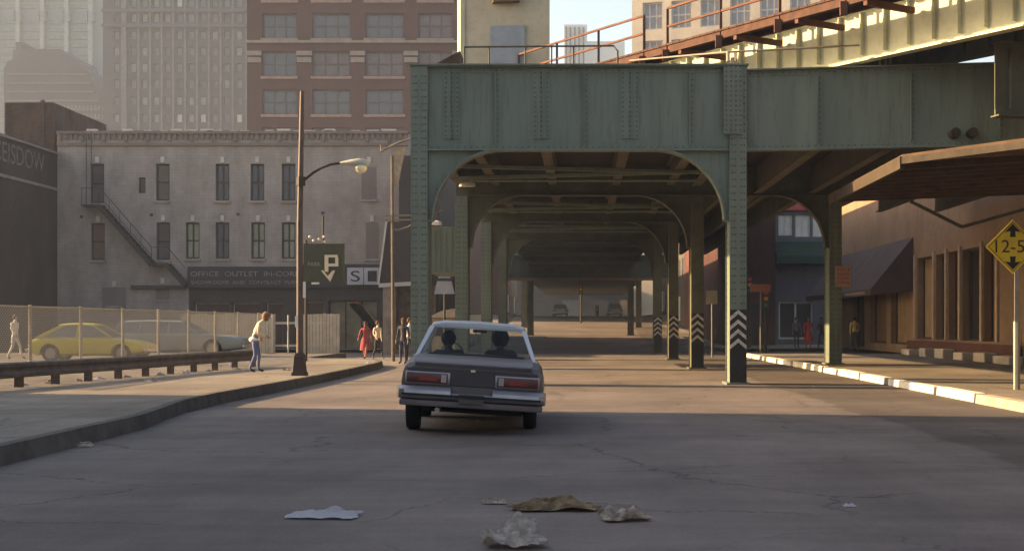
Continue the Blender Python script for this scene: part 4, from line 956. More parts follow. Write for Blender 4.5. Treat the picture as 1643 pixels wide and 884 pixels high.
mb.box(X(290, 63.5), X(543, 63.5), 63.54, 63.6, 1.5, 1.6); mb.box(X(290, 63.5), X(543, 63.5), 63.54, 63.6, .5, .6); mb.build('boards', wfm, wf)
mb = MB()
for p in (437, 462, 482): mb.tube([(X(p, 63.4), 63.45, .21), (X(p, 63.4), 63.45, 1.9)], .035, 6)
mb.build('gate_frame', frame_lt, wf)
gr = empty('guard_rail', (-11, 34, .21), 'dark weathered steel guard rail on short posts along the left sidewalk', 'guard rail')
ga = Vector((-13.0, 17.0, 0)); gb = Vector((-9.9, 43.4, 0)); gd = (gb - ga).normalized(); gn = Vector((gd.y, -gd.x, 0))
prof = [(.0, .41), (.05, .44), (.05, .50), (.0, .55), (.0, .59), (.05, .64), (.05, .70), (.0, .73)]
loop = prof + [(a - .012, b) for a, b in prof[::-1]]
mb = MB(); mb.loft([[ga + gd * s + gn * (a + .08) + Vector((0, 0, b)) for a, b in loop] for s in [k * 2.66 for k in range(11)]]); mb.build('beam', railsteel, gr)
for k in range(18):
    p = ga + gd * (k * 1.55 + .1); mb = MB(); mb.bar((p.x, p.y, .2), (p.x, p.y, .7), .14, .16); mb.build('post', railsteel, gr)

# ------------------------------------------------------------------ vehicles
def apply_bool(me, cutters):
    o = bpy.data.objects.new('tmp', me); COL.objects.link(o); cs_ = []
    for cm in cutters:
        c = bpy.data.objects.new('cut', cm); COL.objects.link(c); cs_.append(c)
        md = o.modifiers.new('b', 'BOOLEAN'); md.operation = 'DIFFERENCE'; md.object = c; md.solver = 'EXACT'
    bpy.context.view_layer.update()
    r = bpy.data.meshes.new_from_object(o.evaluated_get(bpy.context.evaluated_depsgraph_get()))
    for c in cs_: bpy.data.objects.remove(c)
    bpy.data.objects.remove(o); return r
rubber = mat('tyre_rubber', (.018, .017, .017), .85); chrome = mat('dull_chrome', (.55, .55, .57), .28, metal=.85, var=.05)
hub = mat('hub_cap', (.4, .4, .4), .35, metal=.8)
def wheel(x, y, r, parent, wd=.19):
    s = 1 if x > 0 else -1; mb = MB()
    prof = [(-wd / 2, r * .66), (-wd / 2, r * .93), (-wd / 2 + .03, r), (wd / 2 - .03, r), (wd / 2, r * .93), (wd / 2, r * .66)]; n = 28
    mb.loft([[(x + a, y + b * math.cos(2 * math.pi * k / n), r + b * math.sin(2 * math.pi * k / n)) for a, b in prof] for k in range(n)], cap=False)
    vv = None; me = mb.b
    # close the ring
    me.verts.ensure_lookup_table(); m_ = len(prof)
    for j in range(m_):
        a0 = me.verts[(n - 1) * m_ + j]; a1 = me.verts[(n - 1) * m_ + (j + 1) % m_]; b0 = me.verts[j]; b1 = me.verts[(j + 1) % m_]
        try: me.faces.new([a0, a1, b1, b0])
        except ValueError: pass
    ty = mb.build('wheel', rubber, parent, smooth=40, world=False)
    mb = MB(); mb.tube([(x + s * -.02, y, r), (x + s * wd * .36, y, r), (x + s * wd * .46, y, r)], [r * .67, r * .66, r * .25], 20); mb.build('rim', hub, ty, smooth=30, world=False)
def car(name, loc, rz, label, cat, sp, roll=0, group=None):
    o = empty(name, loc, label, cat, group, rz)
    rise = sp.get('rise', 0); T = Matrix.Translation((0, 0, rise)) @ Matrix.Rotation(roll, 4, 'Y')
    def fin(mb, nm, m, par, smooth=False, lbl=None):
        me = mb.mesh(nm); me.transform(T); return link(nm, me, m, par, smooth, False, lbl)
    rings = []
    for (y, hw, zb, zt) in sp['st']:
        h = zt - zb
        half = [(0, zb), (hw * .80, zb), (hw * .94, zb + .08 * h + .02), (hw * .99, zb + .30 * h), (hw, zb + .52 * h), (hw * .985, zb + .72 * h), (hw * .955, zt - .075), (hw * .91, zt - .025), (hw * .80, zt), (0, zt + .025)]
        rings.append([(a, y, z) for a, z in half] + [(-a, y, z) for a, z in half[-2:0:-1]])
    mb = MB(); mb.loft(rings); me = mb.mesh('body')
    me.transform(T)
    cuts = []
    for wy in sp['wy']:
        for s in (-1, 1):
            c = MB(); c.tube([(s * (sp['hw'] - .32), wy, sp['wr']), (s * (sp['hw'] + .2), wy, sp['wr'])], sp['wr'] * 1.16, 24); cuts.append(c.mesh('cut'))
    me = apply_bool(me, cuts); me.materials.clear()
    body = link('body', me, sp['paint'], o, 32, False)
    for wy in sp['wy']:
        for s in (-1, 1): wheel(s * (sp['hw'] - .17), wy, sp['wr'], o)
    # greenhouse: belt points b*, roof points r*  (rear -> front)
    br, bf, rr, rf = sp['br'], sp['bf'], sp['rr'], sp['rf']; bz, rz_ = sp['bz'], sp['rz']; bw, rw = sp['bw'], sp['rw']
    mb = MB(); rm = sp.get('roofpaint', sp['paint'])
    rs = []
    for t in range(7):
        f = t / 6; y = rr + (rf - rr) * f; dz = -.035 * (2 * f - 1) ** 2; ww = rw * (1 - .03 * (2 * f - 1) ** 4)
        prof_ = [(-ww, -.05), (-ww * .96, -.005), (-ww * .75, .025), (0, .04), (ww * .75, .025), (ww * .96, -.005), (ww, -.05), (ww * .9, -.045), (-ww * .9, -.045)]
        rs.append([(a, y, rz_ + dz + b) for a, b in prof_])
    mb.loft(rs); roof = fin(mb, 'roof', rm, o, 40)
    for s in (-1, 1):
        mb = MB()
        mb.hexa([(s * bw, br, bz), (s * (bw - .05), br, bz), (s * (bw - .05), br + sp['cw'], bz), (s * bw, br + sp['cw'], bz),
                 (s * rw, rr, rz_ - .06), (s * (rw - .07), rr, rz_ - .06), (s * (rw - .05), rr + sp['cw'] * .75, rz_ - .06), (s * rw, rr + sp['cw'] * .75, rz_ - .06)])
        fin(mb, 'rear_pillar', rm, o)
        for (yb, yr, wd) in sp['pil'] + [(bf, rf, .06)]:
            mb = MB(); mb.bar((s * (bw - .02), yb, bz), (s * (rw - .03), yr, rz_ - .05), .05, wd, (0, 1, 0)); fin(mb, 'pillar', rm, o)
        mb = MB(); x1, x2 = s * (bw - .04), s * (rw - .05)
        mb.poly([(x1, br + .02, bz), (x1, bf, bz), (x2, rf, rz_ - .05), (x2, rr + .02, rz_ - .05)]); fin(mb, 'side_window', sp['glass'], o)
        mb = MB(); mb.bar((s * (bw + .005), br, bz), (s * (bw + .005), bf, bz), .025, .025); fin(mb, 'window_trim', chrome, o)
    mb = MB(); mb.poly([(-bw + .05, br - .01, bz), (bw - .05, br - .01, bz), (rw - .07, rr, rz_ - .05), (-rw + .07, rr, rz_ - .05)]); fin(mb, 'rear_window', sp['glass'], o)
    mb = MB(); mb.poly([(-bw + .05, bf, bz), (bw - .05, bf, bz), (rw - .07, rf, rz_ - .05), (-rw + .07, rf, rz_ - .05)]); fin(mb, 'windscreen', sp['glass'], o)
    return o, body, fin
cgl = glass_mat('car_glass', (.10, .12, .12), .06, alpha=.13)
cgl2 = glass_mat('parked_car_glass', (.20, .23, .25), .1, alpha=.8)
# the moving sedan
grey = mat('dark_grey_car_paint', (.088, .076, .082), .36, var=.15, scale=1.6, spec=.6, dirt=.35)
L2 = 2.72
sp = dict(st=[(-L2, .90, .40, .86), (-L2 + .06, .955, .33, .90), (-L2 + .5, .985, .28, .935), (-1.5, 1.0, .25, .955), (-.8, 1.0, .24, .965), (.9, 1.0, .24, .965), (1.4, .995, .24, .955), (2.2, .97, .28, .92), (L2 - .1, .93, .33, .86), (L2, .88, .40, .80)],
          hw=1.0, wy=(-1.42, 1.5), wr=.335, br=-1.62, bf=1.12, rr=-1.05, rf=.32, bz=.955, rz=1.45, bw=.86, rw=.70, cw=.40, pil=[(.05, -.05, .07)], paint=grey,
          roofpaint=mat('pale_blue_grey_roof', (.46, .50, .54), .35, var=.05, spec=.6), glass=cgl, rise=.055)
CX = X(746, 20.3)
sed, body, fin = car('sedan', (CX, 22.0, 0), R(3.0), 'dark grey four door sedan with pale blue grey roof driving away on the road', 'car', sp, roll=R(3.6))
yb = -L2
def cbox(x0, x1, y0, y1, z0, z1, nm, m, par, bev=0):
    mb = MB(); mb.box(x0, x1, y0, y1, z0, z1)
    if bev: mb.bevel(bev, 2)
    return fin(mb, nm, m, par, 40 if bev else False)
# rear panel, deck lid, lights, bumper, plate
mb = MB(); mb.box(-.88, .88, yb - .015, yb + .02, .60, .82); mb.bevel(.01); fin(mb, 'tail_panel', mat('dark_tail_panel', (.06, .052, .058), .4), sed)
mb = MB(); mb.loft([[(-.80, -1.66, .982), (.80, -1.66, .982), (.80, -1.66, .99), (-.80, -1.66, .99)], [(-.80, -2.3, .95), (.80, -2.3, .95), (.80, -2.3, .972), (-.80, -2.3, .972)], [(-.80, yb + .02, .90), (.80, yb + .02, .90), (.80, yb + .02, .925), (-.80, yb + .02, .925)], [(-.78, yb - .03, .86), (.78, yb - .03, .86), (.78, yb - .035, .895), (-.78, yb - .035, .895)]]); fin(mb, 'boot_lid', grey, sed, 40)
redl = mat('red_tail_lens', (.10, .022, .022), .35, var=.3, scale=12, spec=.5); redc = mat('bright_red_lens', (.22, .04, .035), .35)
bchrome = mat('tarnished_bumper', (.30, .29, .31), .4, metal=.8, var=.15, scale=5, spec=.4)
for s in (-1, 1):
    bz = cbox(s * .30, s * .90, yb - .045, yb - .014, .605, .775, 'tail_light_bezel', bchrome, sed, .012)
    a = cbox(s * .33, s * .88, yb - .06, yb - .043, .625, .757, 'tail_light', redl, sed, .008)
    cbox(s * .48, s * .72, yb - .068, yb - .059, .655, .725, 'lens_centre', redc, a)
    cbox(s * .35, s * .42, yb - .068, yb - .059, .64, .745, 'reverse_lens', mat('pale_lens', (.35, .30, .28), .3), a)
mb = MB()
def bump(x0, x1, z0, z1, y0, y1): mb.box(x0, x1, y0, y1, z0, z1)
prof = [(.0, .40), (-.10, .42), (-.13, .47), (-.12, .53), (-.06, .575), (.0, .58)]
rings = []
for xx_ in (-1.0, -.97, -.9, -.5, -.28, -.27, .27, .28, .5, .9, .97, 1.0):
    cen = abs(xx_) < .275; oy = .22 if abs(xx_) > .99 else (.06 if abs(xx_) > .95 else 0)
    rings.append([(xx_, yb - .02 + oy + a * (.75 if cen else 1), (b if b < .5 else (b - .075 if cen else b))) for a, b in prof])
mb.loft(rings); bmp = fin(mb, 'bumper', bchrome, sed, 30)
mb = MB(); mb.box(-.96, .96, yb - .09, yb + .25, .315, .398); mb.bevel(.02, 2); fin(mb, 'lower_valance', mat('brown_grey_valance', (.15, .12, .125), .5), sed, 40)
mb = MB(); mb.box(-.93, .93, yb - .155, yb - .135, .455, .485); fin(mb, 'bumper_strip', black, bmp)
cbox(-.17, .17, yb - .135, yb - .122, .38, .50, 'number_plate', mat('plate_grey', (.10, .085, .08), .6), sed)
cbox(-.03, .03, yb - .04, yb - .03, .80, .83, 'badge', chrome, sed)
mb = MB(); mb.tube([(-.45, yb - .02, .27), (-.45, yb + .6, .28)], .035, 8); fin(mb, 'exhaust_pipe', mat('exhaust', (.35, .3, .27), .5, metal=.6), sed)
cbox(-.7, .7, yb + .7, 2.2, .2, .27, 'floor_pan', black, sed)
for s in (-.42, .42):
    mb = MB(); mb.box(s - .26, s + .26, -.12, .04, .5, .95); mb.bevel(.04, 2); fin(mb, 'front_seat', mat('dark_upholstery', (.02, .018, .018), .8), sed)
mb = MB(); mb.box(-.72, .72, -1.1, -.95, .5, 1.0); mb.bevel(.04, 2); fin(mb, 'rear_seat', mat('dark_upholstery', (.02, .018, .018), .8), sed)
mb = MB(); mb.box(-.11, .11, .42, .45, 1.31, 1.36); mb.bevel(.01); fin(mb, 'mirror', black, sed)
mb = MB(); mb.tube([(-.42 + .18 * math.cos(a * .5236), .62 + .03 * math.sin(a * .5236), .95 + .18 * math.sin(a * .5236)) for a in range(13)], .012, 6, cap=False); fin(mb, 'steering_wheel', black, sed)

# parked cars behind the fence (side on; their local y axis along world X)
yel = mat('yellow_car_paint', (.50, .44, .05), .35, var=.06, spec=.6)
sp = dict(st=[(-2.0, .72, .35, .66), (-1.95, .77, .28, .74), (-1.7, .79, .22, .82), (-1.2, .8, .2, .85), (.3, .8, .2, .85), (.8, .8, .2, .82), (1.5, .77, .22, .72), (1.95, .74, .3, .62), (2.0, .7, .35, .58)],
          hw=.8, wy=(-1.25, 1.2), wr=.29, br=-1.78, bf=.85, rr=-1.0, rf=.18, bz=.84, rz=1.30, bw=.72, rw=.58, cw=.28, pil=[(-.35, -.3, .07)], paint=yel, glass=cgl2)
yx = X(150, 50); hc, b_, fin = car('hatchback', (yx, 50, .21), R(-90), 'mustard yellow small hatchback parked behind the chain link fence', 'car', sp)
for s in (-1, 1): cbox(s * .45, s * .70, -2.02, -1.98, .5, .64, 'tail_light', mat('bright_red_lens', (.45, .06, .05), .3), hc); cbox(s * .4, s * .66, 1.99, 2.02, .46, .58, 'headlight', chrome, hc)
cbox(-.74, .74, -2.1, -2.0, .34, .44, 'rear_bumper', chrome, hc, .02); cbox(-.74, .74, 2.0, 2.1, .34, .44, 'front_bumper', chrome, hc, .02)
sil_ = mat('grey_green_car_paint', (.22, .24, .23), .35, var=.06, spec=.6)
sp = dict(st=[(-2.75, .86, .38, .78), (-2.7, .9, .3, .88), (-2.3, .95, .24, .92), (-1, .96, .22, .93), (.6, .96, .22, .93), (1.2, .96, .22, .90), (2.3, .92, .26, .82), (2.7, .88, .32, .74), (2.75, .84, .38, .70)],
          hw=.96, wy=(-1.6, 1.6), wr=.33, br=-2.45, bf=1.05, rr=-2.1, rf=.3, bz=.92, rz=1.42, bw=.84, rw=.68, cw=.18, pil=[(-1.3, -1.2, .07), (-.15, -.15, .07)], paint=sil_, glass=cgl2)
wg, b_, fin = car('station_wagon', (X(285, 57), 57, .21), R(-90), 'long grey green station wagon parked beyond the yellow hatchback', 'car', sp)
for s in (-1, 1): cbox(s * .6, s * .84, -2.78, -2.74, .5, .7, 'tail_light', redl, wg); cbox(s * .5, s * .8, 2.74, 2.78, .52, .64, 'headlight', chrome, wg)
cbox(-.86, .86, -2.86, -2.76, .38, .48, 'rear_bumper', chrome, wg, .02); cbox(-.86, .86, 2.76, 2.86, .38, .48, 'front_bumper', chrome, wg, .02)
# two far cars on the hill
for k, (px_, Zq, pc, lab_) in enumerate(((899, 158, (.30, .32, .38), 'far pale blue parked car on the hill, left of the mid road signal'), (986, 158, (.22, .25, .33), 'far slate blue parked car on the hill, right of the mid road signal'))):
    sp = dict(st=[(-2.3, .8, .4, .8), (-2.2, .86, .3, .86), (-1, .88, .24, .9), (1, .88, .24, .9), (2.2, .84, .3, .76), (2.3, .78, .4, .7)], hw=.88, wy=(-1.35, 1.35), wr=.31, br=-1.5, bf=1.0, rr=-1.0, rf=.3, bz=.9, rz=1.38, bw=.78, rw=.64, cw=.3, pil=[(0, 0, .07)],
              paint=mat('far_car_paint_%s' % ('pale', 'slate')[k], pc, .4), glass=cgl2)
    fc, b_, fin = car('parked_car', (X(px_, Zq), Zq, ground(Zq)), R(0), lab_, 'car', sp, group='cars parked far up the hill')
    for s in (-1, 1): cbox(s * .5, s * .76, -2.33, -2.28, .55, .7, 'tail_light', redl, fc)
    cbox(-.8, .8, -2.4, -2.3, .36, .48, 'rear_bumper', chrome, fc, .02)

# ------------------------------------------------------------------ people
def person(loc, facing, label, cols, pose=None, sc=1.0, parent=None, hairsize=1.0, group=None, hairc='hair_brown', skirt=False, sit=False):
    """skin-modifier figure; local +y is forward. cols: shirt, trousers, shoes; pose overrides joints"""
    J = dict(pel=(0, 0, .93), sp=(0, .0, 1.10), ch=(0, .0, 1.30), nb=(0, 0, 1.43), nk=(0, .01, 1.50), hd=(0, .03, 1.60), ht=(0, .02, 1.69), nose=(0, .135, 1.595))
    for s, q in ((-1, 'L'), (1, 'R')):
        J.update({'sh' + q: (s * .17, 0, 1.40), 'el' + q: (s * .235, -.02, 1.13), 'wr' + q: (s * .25, .08, .90), 'pm' + q: (s * .25, .10, .83),
                  'hp' + q: (s * .09, 0, .89), 'kn' + q: (s * .10, .02, .49), 'an' + q: (s * .10, -.01, .09), 'to' + q: (s * .115, .15, .035)})
    if pose: J.update(pose)
    Rd = dict(pel=.125, sp=.115, ch=.14, nb=.075, nk=.052, hd=.088, ht=.06, nose=.018)
    for q in 'LR': Rd.update({'sh' + q: .065, 'el' + q: .042, 'wr' + q: .028, 'pm' + q: .034, 'hp' + q: .092, 'kn' + q: .058, 'an' + q: .038, 'to' + q: .034})
    E = [('pel', 'sp', 's'), ('sp', 'ch', 's'), ('ch', 'nb', 's'), ('nb', 'nk', 'k'), ('nk', 'hd', 'k'), ('hd', 'ht', 'k'), ('hd', 'nose', 'k')]
    for q in 'LR': E += [('ch', 'sh' + q, 's'), ('sh' + q, 'el' + q, 's'), ('el' + q, 'wr' + q, 's'), ('wr' + q, 'pm' + q, 'k'), ('pel', 'hp' + q, 't'), ('hp' + q, 'kn' + q, 't'), ('kn' + q, 'an' + q, 't'), ('an' + q, 'to' + q, 'f')]
    for q, s in (('L', -1), ('R', 1)):                     # five fingers rooted in the palm
        pm_ = Vector(J['pm' + q]); wr = Vector(J['wr' + q]); d = (pm_ - wr).normalized(); f = Vector((0, 1, 0)); f = (f - d * f.dot(d)).normalized(); n = d.cross(f)
        for k, (off, ln) in enumerate(((-.024, .062), (-.008, .075), (.009, .078), (.025, .07))):
            a = pm_ + d * .02 + f * off; b1 = a + d * ln * .6 - n * s * .004; b2 = b1 + d * ln * .45 - n * s * .02
            J['f%s%da' % (q, k)] = tuple(a); J['f%s%db' % (q, k)] = tuple(b1); J['f%s%dc' % (q, k)] = tuple(b2)
            for w_ in 'abc': Rd['f%s%d%s' % (q, k, w_)] = .0085
            E += [('pm' + q, 'f%s%da' % (q, k), 'k'), ('f%s%da' % (q, k), 'f%s%db' % (q, k), 'k'), ('f%s%db' % (q, k), 'f%s%dc' % (q, k), 'k')]
        J['t%sa' % q] = tuple(wr + d * .03 + f * .045); J['t%sb' % q] = tuple(wr + d * .085 + f * .06); Rd['t%sa' % q] = .011; Rd['t%sb' % q] = .009
        E += [('wr' + q, 't%sa' % q, 'k'), ('t%sa' % q, 't%sb' % q, 'k')]
    names = list(J); idx = {n: i for i, n in enumerate(names)}
    me = bpy.data.meshes.new('person'); me.from_pydata([J[n] for n in names], [(idx[a], idx[b]) for a, b, _ in E], []); me.update()
    o = bpy.data.objects.new('tmp', me); COL.objects.link(o)
    sk = o.modifiers.new('s', 'SKIN'); sk.use_smooth_shade = True; sk.branch_smoothing = .6
    for i, n in enumerate(names):
        v = me.skin_vertices[0].data[i]; r = Rd[n]; v.radius = (r, r * (.78 if n in ('pel', 'sp', 'ch') else 1)); v.use_root = n == 'pel'
    sb = o.modifiers.new('d', 'SUBSURF'); sb.levels = sb.render_levels = 1
    bpy.context.view_layer.update()
    bm_ = bpy.data.meshes.new_from_object(o.evaluated_get(bpy.context.evaluated_depsgraph_get())); bpy.data.objects.remove(o)
    bm_.materials.clear()
    skin = mat('skin', (.42, .25, .17), .6, var=.06)
    for m_ in (skin, cols[0], cols[1], cols[2]): bm_.materials.append(m_)
    segs_ = [(Vector(J[a]), Vector(J[b]), {'s': 1, 't': 2, 'k': 0, 'f': 3}[k], Rd[a]) for a, b, k in E]
    for p in bm_.polygons:
        c = p.center; best = 9; mi = 0
        for a, b, k, r in segs_:
            ab = b - a; t = max(0, min(1, (c - a).dot(ab) / max(ab.length_squared, 1e-9))); dd = (c - a - ab * t).length - r
            if dd < best: best = dd; mi = k
        p.material_index = mi; p.use_smooth = True
    rt = bpy.data.objects.new('person', bm_); COL.objects.link(rt)
    rt.location = loc; rt.rotation_euler.z = facing; rt.scale = (sc, sc, sc); tag(rt, label, 'person', group)
    hd = Vector(J['hd']); ht = Vector(J['ht']); up = (ht - hd).normalized()
    mb = MB(); mb.ball(hd + up * .035 - Vector((0, .022, 0)), .104 * hairsize, 1, 1.02, 1.05, 14)
    for v in list(mb.b.verts):
        if (v.co - hd).dot(Vector((0, 1, 0))) > .04 and (v.co - hd).dot(up) < .075: v.co.y = hd.y + .02
        v.co += v.co.normalized() * noise.noise(v.co * 25) * .02 * hairsize
    link('hair', mb.mesh('hair'), mat(hairc, {'hair_brown': (.10, .055, .03), 'hair_fair': (.20, .12, .07), 'hair_dark': (.02, .015, .012)}[hairc], .9, var=.3, scale=30), rt, 60, False)
    for s in (-1, 1):
        mb = MB(); mb.ball(hd + Vector((s * .032, .082, .012)), .011, seg=8); link('eye', mb.mesh('eye'), mat('eye', (.05, .03, .02), .3), rt, 60, False)
    if skirt:
        mb = MB(); n = 16
        mb.loft([[(r * math.cos(2 * math.pi * k / n), r * .8 * math.sin(2 * math.pi * k / n), z) for k in range(n)] for r, z in ((.14, 1.0), (.19, .85), (.23, .6), (.25, .42))]); link('skirt', mb.mesh('skirt'), cols[0], rt, 60, False)
    return rt
def cloth(n, c): return mat('cloth_' + n, c, .85, var=.15, scale=6)
walkpose = dict(knL=(-.10, .16, .50), anL=(-.09, .26, .10), toL=(-.09, .41, .06), knR=(.10, -.02, .50), anR=(.10, -.26, .14), toR=(.11, -.14, .04),
                elL=(-.25, -.12, 1.15), wrL=(-.26, -.10, .92), pmL=(-.26, -.10, .85), elR=(.25, .06, 1.14), wrR=(.24, .24, .98), pmR=(.24, .30, .93))
slouch = dict(pel=(0, 0, .90), sp=(0, .06, 1.07), ch=(0, .14, 1.25), nb=(0, .21, 1.36), nk=(0, .26, 1.40), hd=(0, .33, 1.47), ht=(0, .35, 1.56), nose=(0, .43, 1.44),
              shL=(-.18, .15, 1.33), shR=(.18, .15, 1.33), elL=(-.24, .0, 1.10), wrL=(-.22, .12, .92), pmL=(-.21, .17, .87), elR=(.25, .10, 1.08), wrR=(.2, .28, .98), pmR=(.17, .34, .95),
              knL=(-.10, .12, .50), anL=(-.09, .10, .09), toL=(-.09, .25, .04), knR=(.10, .04, .49), anR=(.10, -.12, .10), toR=(.11, .03, .035))
wk = person((X(408, 38.2), 38.2, .205), R(-78), 'stooping pedestrian in cream jacket and blue jeans on the left sidewalk', (cloth('cream', (.62, .53, .40)), cloth('denim', (.12, .15, .28)), black), slouch, hairsize=1.18, hairc='hair_fair')
mb = MB(); mb.ball((0, -.01, .885), .15, 1.12, .88, .55, 12); link('jacket_hem', mb.mesh('jacket_hem'), cloth('white', (.75, .72, .66)), wk, 60, False)
person((X(24, 52), 52, .21), R(-110), 'pedestrian in pale clothes behind the fence at the left edge', (cloth('pale', (.66, .6, .5)), cloth('pale_trousers', (.5, .46, .4)), black), walkpose, sc=.95)
person((X(586, 61), 61, 0), R(170), 'pedestrian in a dark red dress on the far left corner', (cloth('dark_red', (.32, .05, .05)), cloth('salmon', (.48, .16, .12)), black), walkpose, skirt=True, sc=.93)
person((X(606, 61.5), 61.5, 0), R(-140), 'pedestrian in a cream shirt and dark trousers beside the red dressed one', (cloth('cream', (.62, .53, .40)), cloth('dark', (.04, .035, .04)), black), walkpose, sc=.95)
person((X(647, 54), 54, 0), R(160), 'pedestrian in dark coat standing against the left green column', (cloth('dark_coat', (.05, .045, .06)), cloth('dark_blue', (.05, .05, .09)), black), None, sc=1.0)
person((X(657, 55), 55, 0), R(200), 'pedestrian with white shirt front half hidden by the left green column', (cloth('white', (.75, .72, .66)), cloth('dark', (.04, .035, .04)), black), None)
person((X(1297, 78), 78, .15), R(175), 'pedestrian in a bright red dress on the right sidewalk', (cloth('bright_red', (.55, .05, .04)), cloth('bright_red', (.55, .05, .04)), black), walkpose, skirt=True, sc=1.0)
person((X(1318, 79), 79, .15), R(190), 'dark dressed pedestrian just right of the red dress', (cloth('dark_coat', (.05, .045, .06)), cloth('dark', (.04, .035, .04)), black), walkpose)
person((X(1278, 80), 80, .15), R(190), 'pedestrian in a grey top left of the red dress', (cloth('grey_top', (.18, .16, .18)), cloth('dark', (.04, .035, .04)), black), None)
person((X(1371, 71), 71, .15), R(10), 'pedestrian in a yellow top and dark trousers by the sidewalk column', (cloth('yellow_top', (.62, .45, .16)), cloth('dark_blue', (.05, .05, .09)), black), walkpose, hairc='hair_dark')
# occupants (they sit inside the car, so they are things of their own)
sitp = dict(pel=(0, 0, .20), sp=(0, .0, .36), ch=(0, -.02, .56), nb=(0, -.01, .68), nk=(0, .0, .72), hd=(0, .03, .80), ht=(0, .03, .88), nose=(0, .13, .795))
for s, q in ((-1, 'L'), (1, 'R')):
    sitp.update({'sh' + q: (s * .18, -.02, .65), 'el' + q: (s * .23, .1, .42), 'wr' + q: (s * .18, .34, .50), 'pm' + q: (s * .16, .42, .53), 'hp' + q: (s * .09, .02, .17), 'kn' + q: (s * .12, .44, .26), 'an' + q: (s * .12, .62, -.06), 'to' + q: (s * .12, .76, -.04)})
dkc = (cloth('dark_coat', (.05, .045, .06)), cloth('dark', (.04, .035, .04)), black)
for dx, lab_ in ((-.40, 'driver in a dark coat sitting at the left of the car'), (.40, 'front passenger in dark clothes at the right of the car')):
    person((CX + dx, 22.12, .38), R(1.6), lab_, dkc, sitp, sc=1.08, hairsize=1.22 if dx > 0 else 1.04, hairc='hair_dark')

# ------------------------------------------------------------------ litter
def crumple(name, px_, py_, wd, dp, ht, m, label, cat, seed, fold=.5, group=None, rz=0.0, n=16, edge=.0):
    Z = 1.5 * F / (py_ - 520); c = Vector((X(px_, Z), Z, .006)); b = bmesh.new(); vs_ = []
    rg = random.Random(seed); fl = [(rg.uniform(0, 6.28), rg.uniform(.7, 1.5) * (1 + .85 * k), rg.random(), .62 ** k) for k in range(5)]
    tri = lambda t: abs((t % 1) * 2 - 1)
    for i in range(n + 1):
        row = []
        for j in range(n + 1):
            u, v = i / n - .5, j / n - .5
            rr_ = 1 + .22 * noise.noise((u * 3 + seed, v * 3, seed * 2.2)); x_, y_ = u * wd * rr_, v * dp * rr_
            q = Vector((u * 3.4 + seed, v * 3.4, seed)); h = .42 * sum(w_ * tri((u * math.cos(a_) + v * math.sin(a_)) * f_ + p_) for a_, f_, p_, w_ in fl) * (.4 + 1.5 * abs(noise.noise(q * .7 + Vector((5, 1, 2)))))
            e = max(0, 1 - (2 * max(abs(u), abs(v))) ** 3) * (1 - edge) + edge
            row.append(b.verts.new((x_ + noise.noise(q * 3) * wd * .05, y_, ht * fold * 2 * h * e)))
        vs_.append(row)
    for i in range(n):
        for j in range(n): b.faces.new([vs_[i][j], vs_[i + 1][j], vs_[i + 1][j + 1], vs_[i][j + 1]])
    bmesh.ops.solidify(b, geom=b.faces[:], thickness=.003)
    me = bpy.data.meshes.new(name); b.to_mesh(me); b.free(); me.materials.append(m)
    dp_ = dp
    o = bpy.data.objects.new(name, me); COL.objects.link(o); o.location = c; o.rotation_euler.z = rz; return tag(o, label, cat, group)
news = mat('newsprint', (.30, .25, .22), .9, scale=16, col2=(.74, .69, .63)); wht = mat('clean_paper', (.62, .62, .66), .85, var=.06)
card = mat('brown_cardboard', (.08, .045, .025), .9, scale=9, col2=(.50, .38, .23)); tanp = mat('stained_paper', (.17, .11, .075), .9, scale=13, col2=(.74, .66, .56))
crumple('paper_sheet', 520, 829, .54, .34, .10, wht, 'smooth whitish folded paper sheet lying leftmost on the near road', 'paper', 3.1, .5, rz=-.12, edge=.25)
crumple('paper_scrap', 794, 807, .20, .18, .05, tanp, 'small beige paper scrap left of the brown cardboard', 'paper', 7.7, .6, edge=.2)
crumple('cardboard', 888, 816, .68, .42, .12, card, 'flattened torn brown cardboard lying on the near road', 'cardboard', 12.3, .55, rz=.1, n=26, edge=.3)
crumple('torn_paper', 1003, 834, .36, .28, .13, tanp, 'torn brown and white paper right of the cardboard', 'paper', 21.9, .6, rz=.3, n=24, edge=.35)
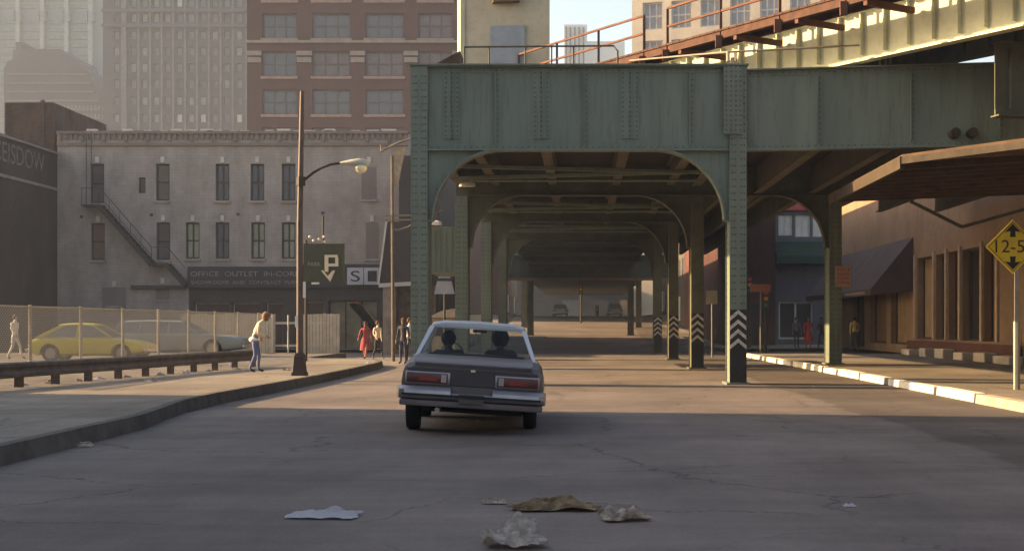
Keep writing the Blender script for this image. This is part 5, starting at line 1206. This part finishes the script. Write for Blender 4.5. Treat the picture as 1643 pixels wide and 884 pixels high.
crumple('crumpled_newspaper', 825, 876, .40, .34, .20, news, 'crumpled newspaper ball closest to the camera at the bottom', 'newspaper', 33.4, .6, n=26, edge=.45)
crumple('paper_scrap', 1363, 812, .10, .10, .03, wht, 'tiny white paper scrap alone on the right of the road', 'paper', 41.0, .6)
rng = random.Random(3)
for k in range(16):                                       # scraps along the guard rail and kerbs
    if k < 9: px_, py_, tx = 40 + k * 42 + rng.uniform(-8, 8), 618 - k * 3.2, 'under the guard rail'
    elif k < 12: px_, py_, tx = (95, 720, 'in the left gutter') if k == 9 else ((133, 716, 'in the left gutter') if k == 10 else (240, 612, 'by the guard rail posts'))
    else: px_, py_, tx = (590, 583, 'on the left corner') if k == 12 else ((460, 594, 'beside the lamp post foot') if k == 13 else ((350, 588, 'behind the walking pedestrian') if k == 14 else (372, 586, 'near the stooping pedestrian')))
    s_ = rng.uniform(.12, .3); o = crumple('litter', px_, py_, s_, s_, .08, (wht, tanp, news)[k % 3], ('whitish', 'beige', 'grey')[k % 3] + ' scrap of litter ' + tx + (', %s from the left' % ('first', 'second', 'third', 'fourth', 'fifth', 'sixth', 'seventh', 'eighth', 'ninth')[k] if k < 9 else (', nearer the camera' if k == 9 else (', a little farther' if k == 10 else ''))), 'litter', 50 + k * 3.3, .6, group='small scraps of litter', n=7)
    if k not in (9, 10): Z = (1.29) * F / (py_ - 520); o.location = (X(px_, Z), Z, .216)

# ------------------------------------------------------------------ haze
mb = MB(); mb.box(-640, 640, -120, 950, -1.2, 80)
hz = mb.build('haze', None); hm = bpy.data.materials.new('haze'); hm.use_nodes = True; t = hm.node_tree; t.nodes.remove(t.nodes['Principled BSDF'])
pv = t.nodes.new('ShaderNodeVolumePrincipled'); pv.inputs['Color'].default_value = (.60, .76, 1.0, 1); pv.inputs['Density'].default_value = HAZE; pv.inputs['Anisotropy'].default_value = .3
t.links.new(pv.outputs[0], t.nodes['Material Output'].inputs['Volume']); hz.data.materials.append(hm); hz['kind'] = 'stuff'
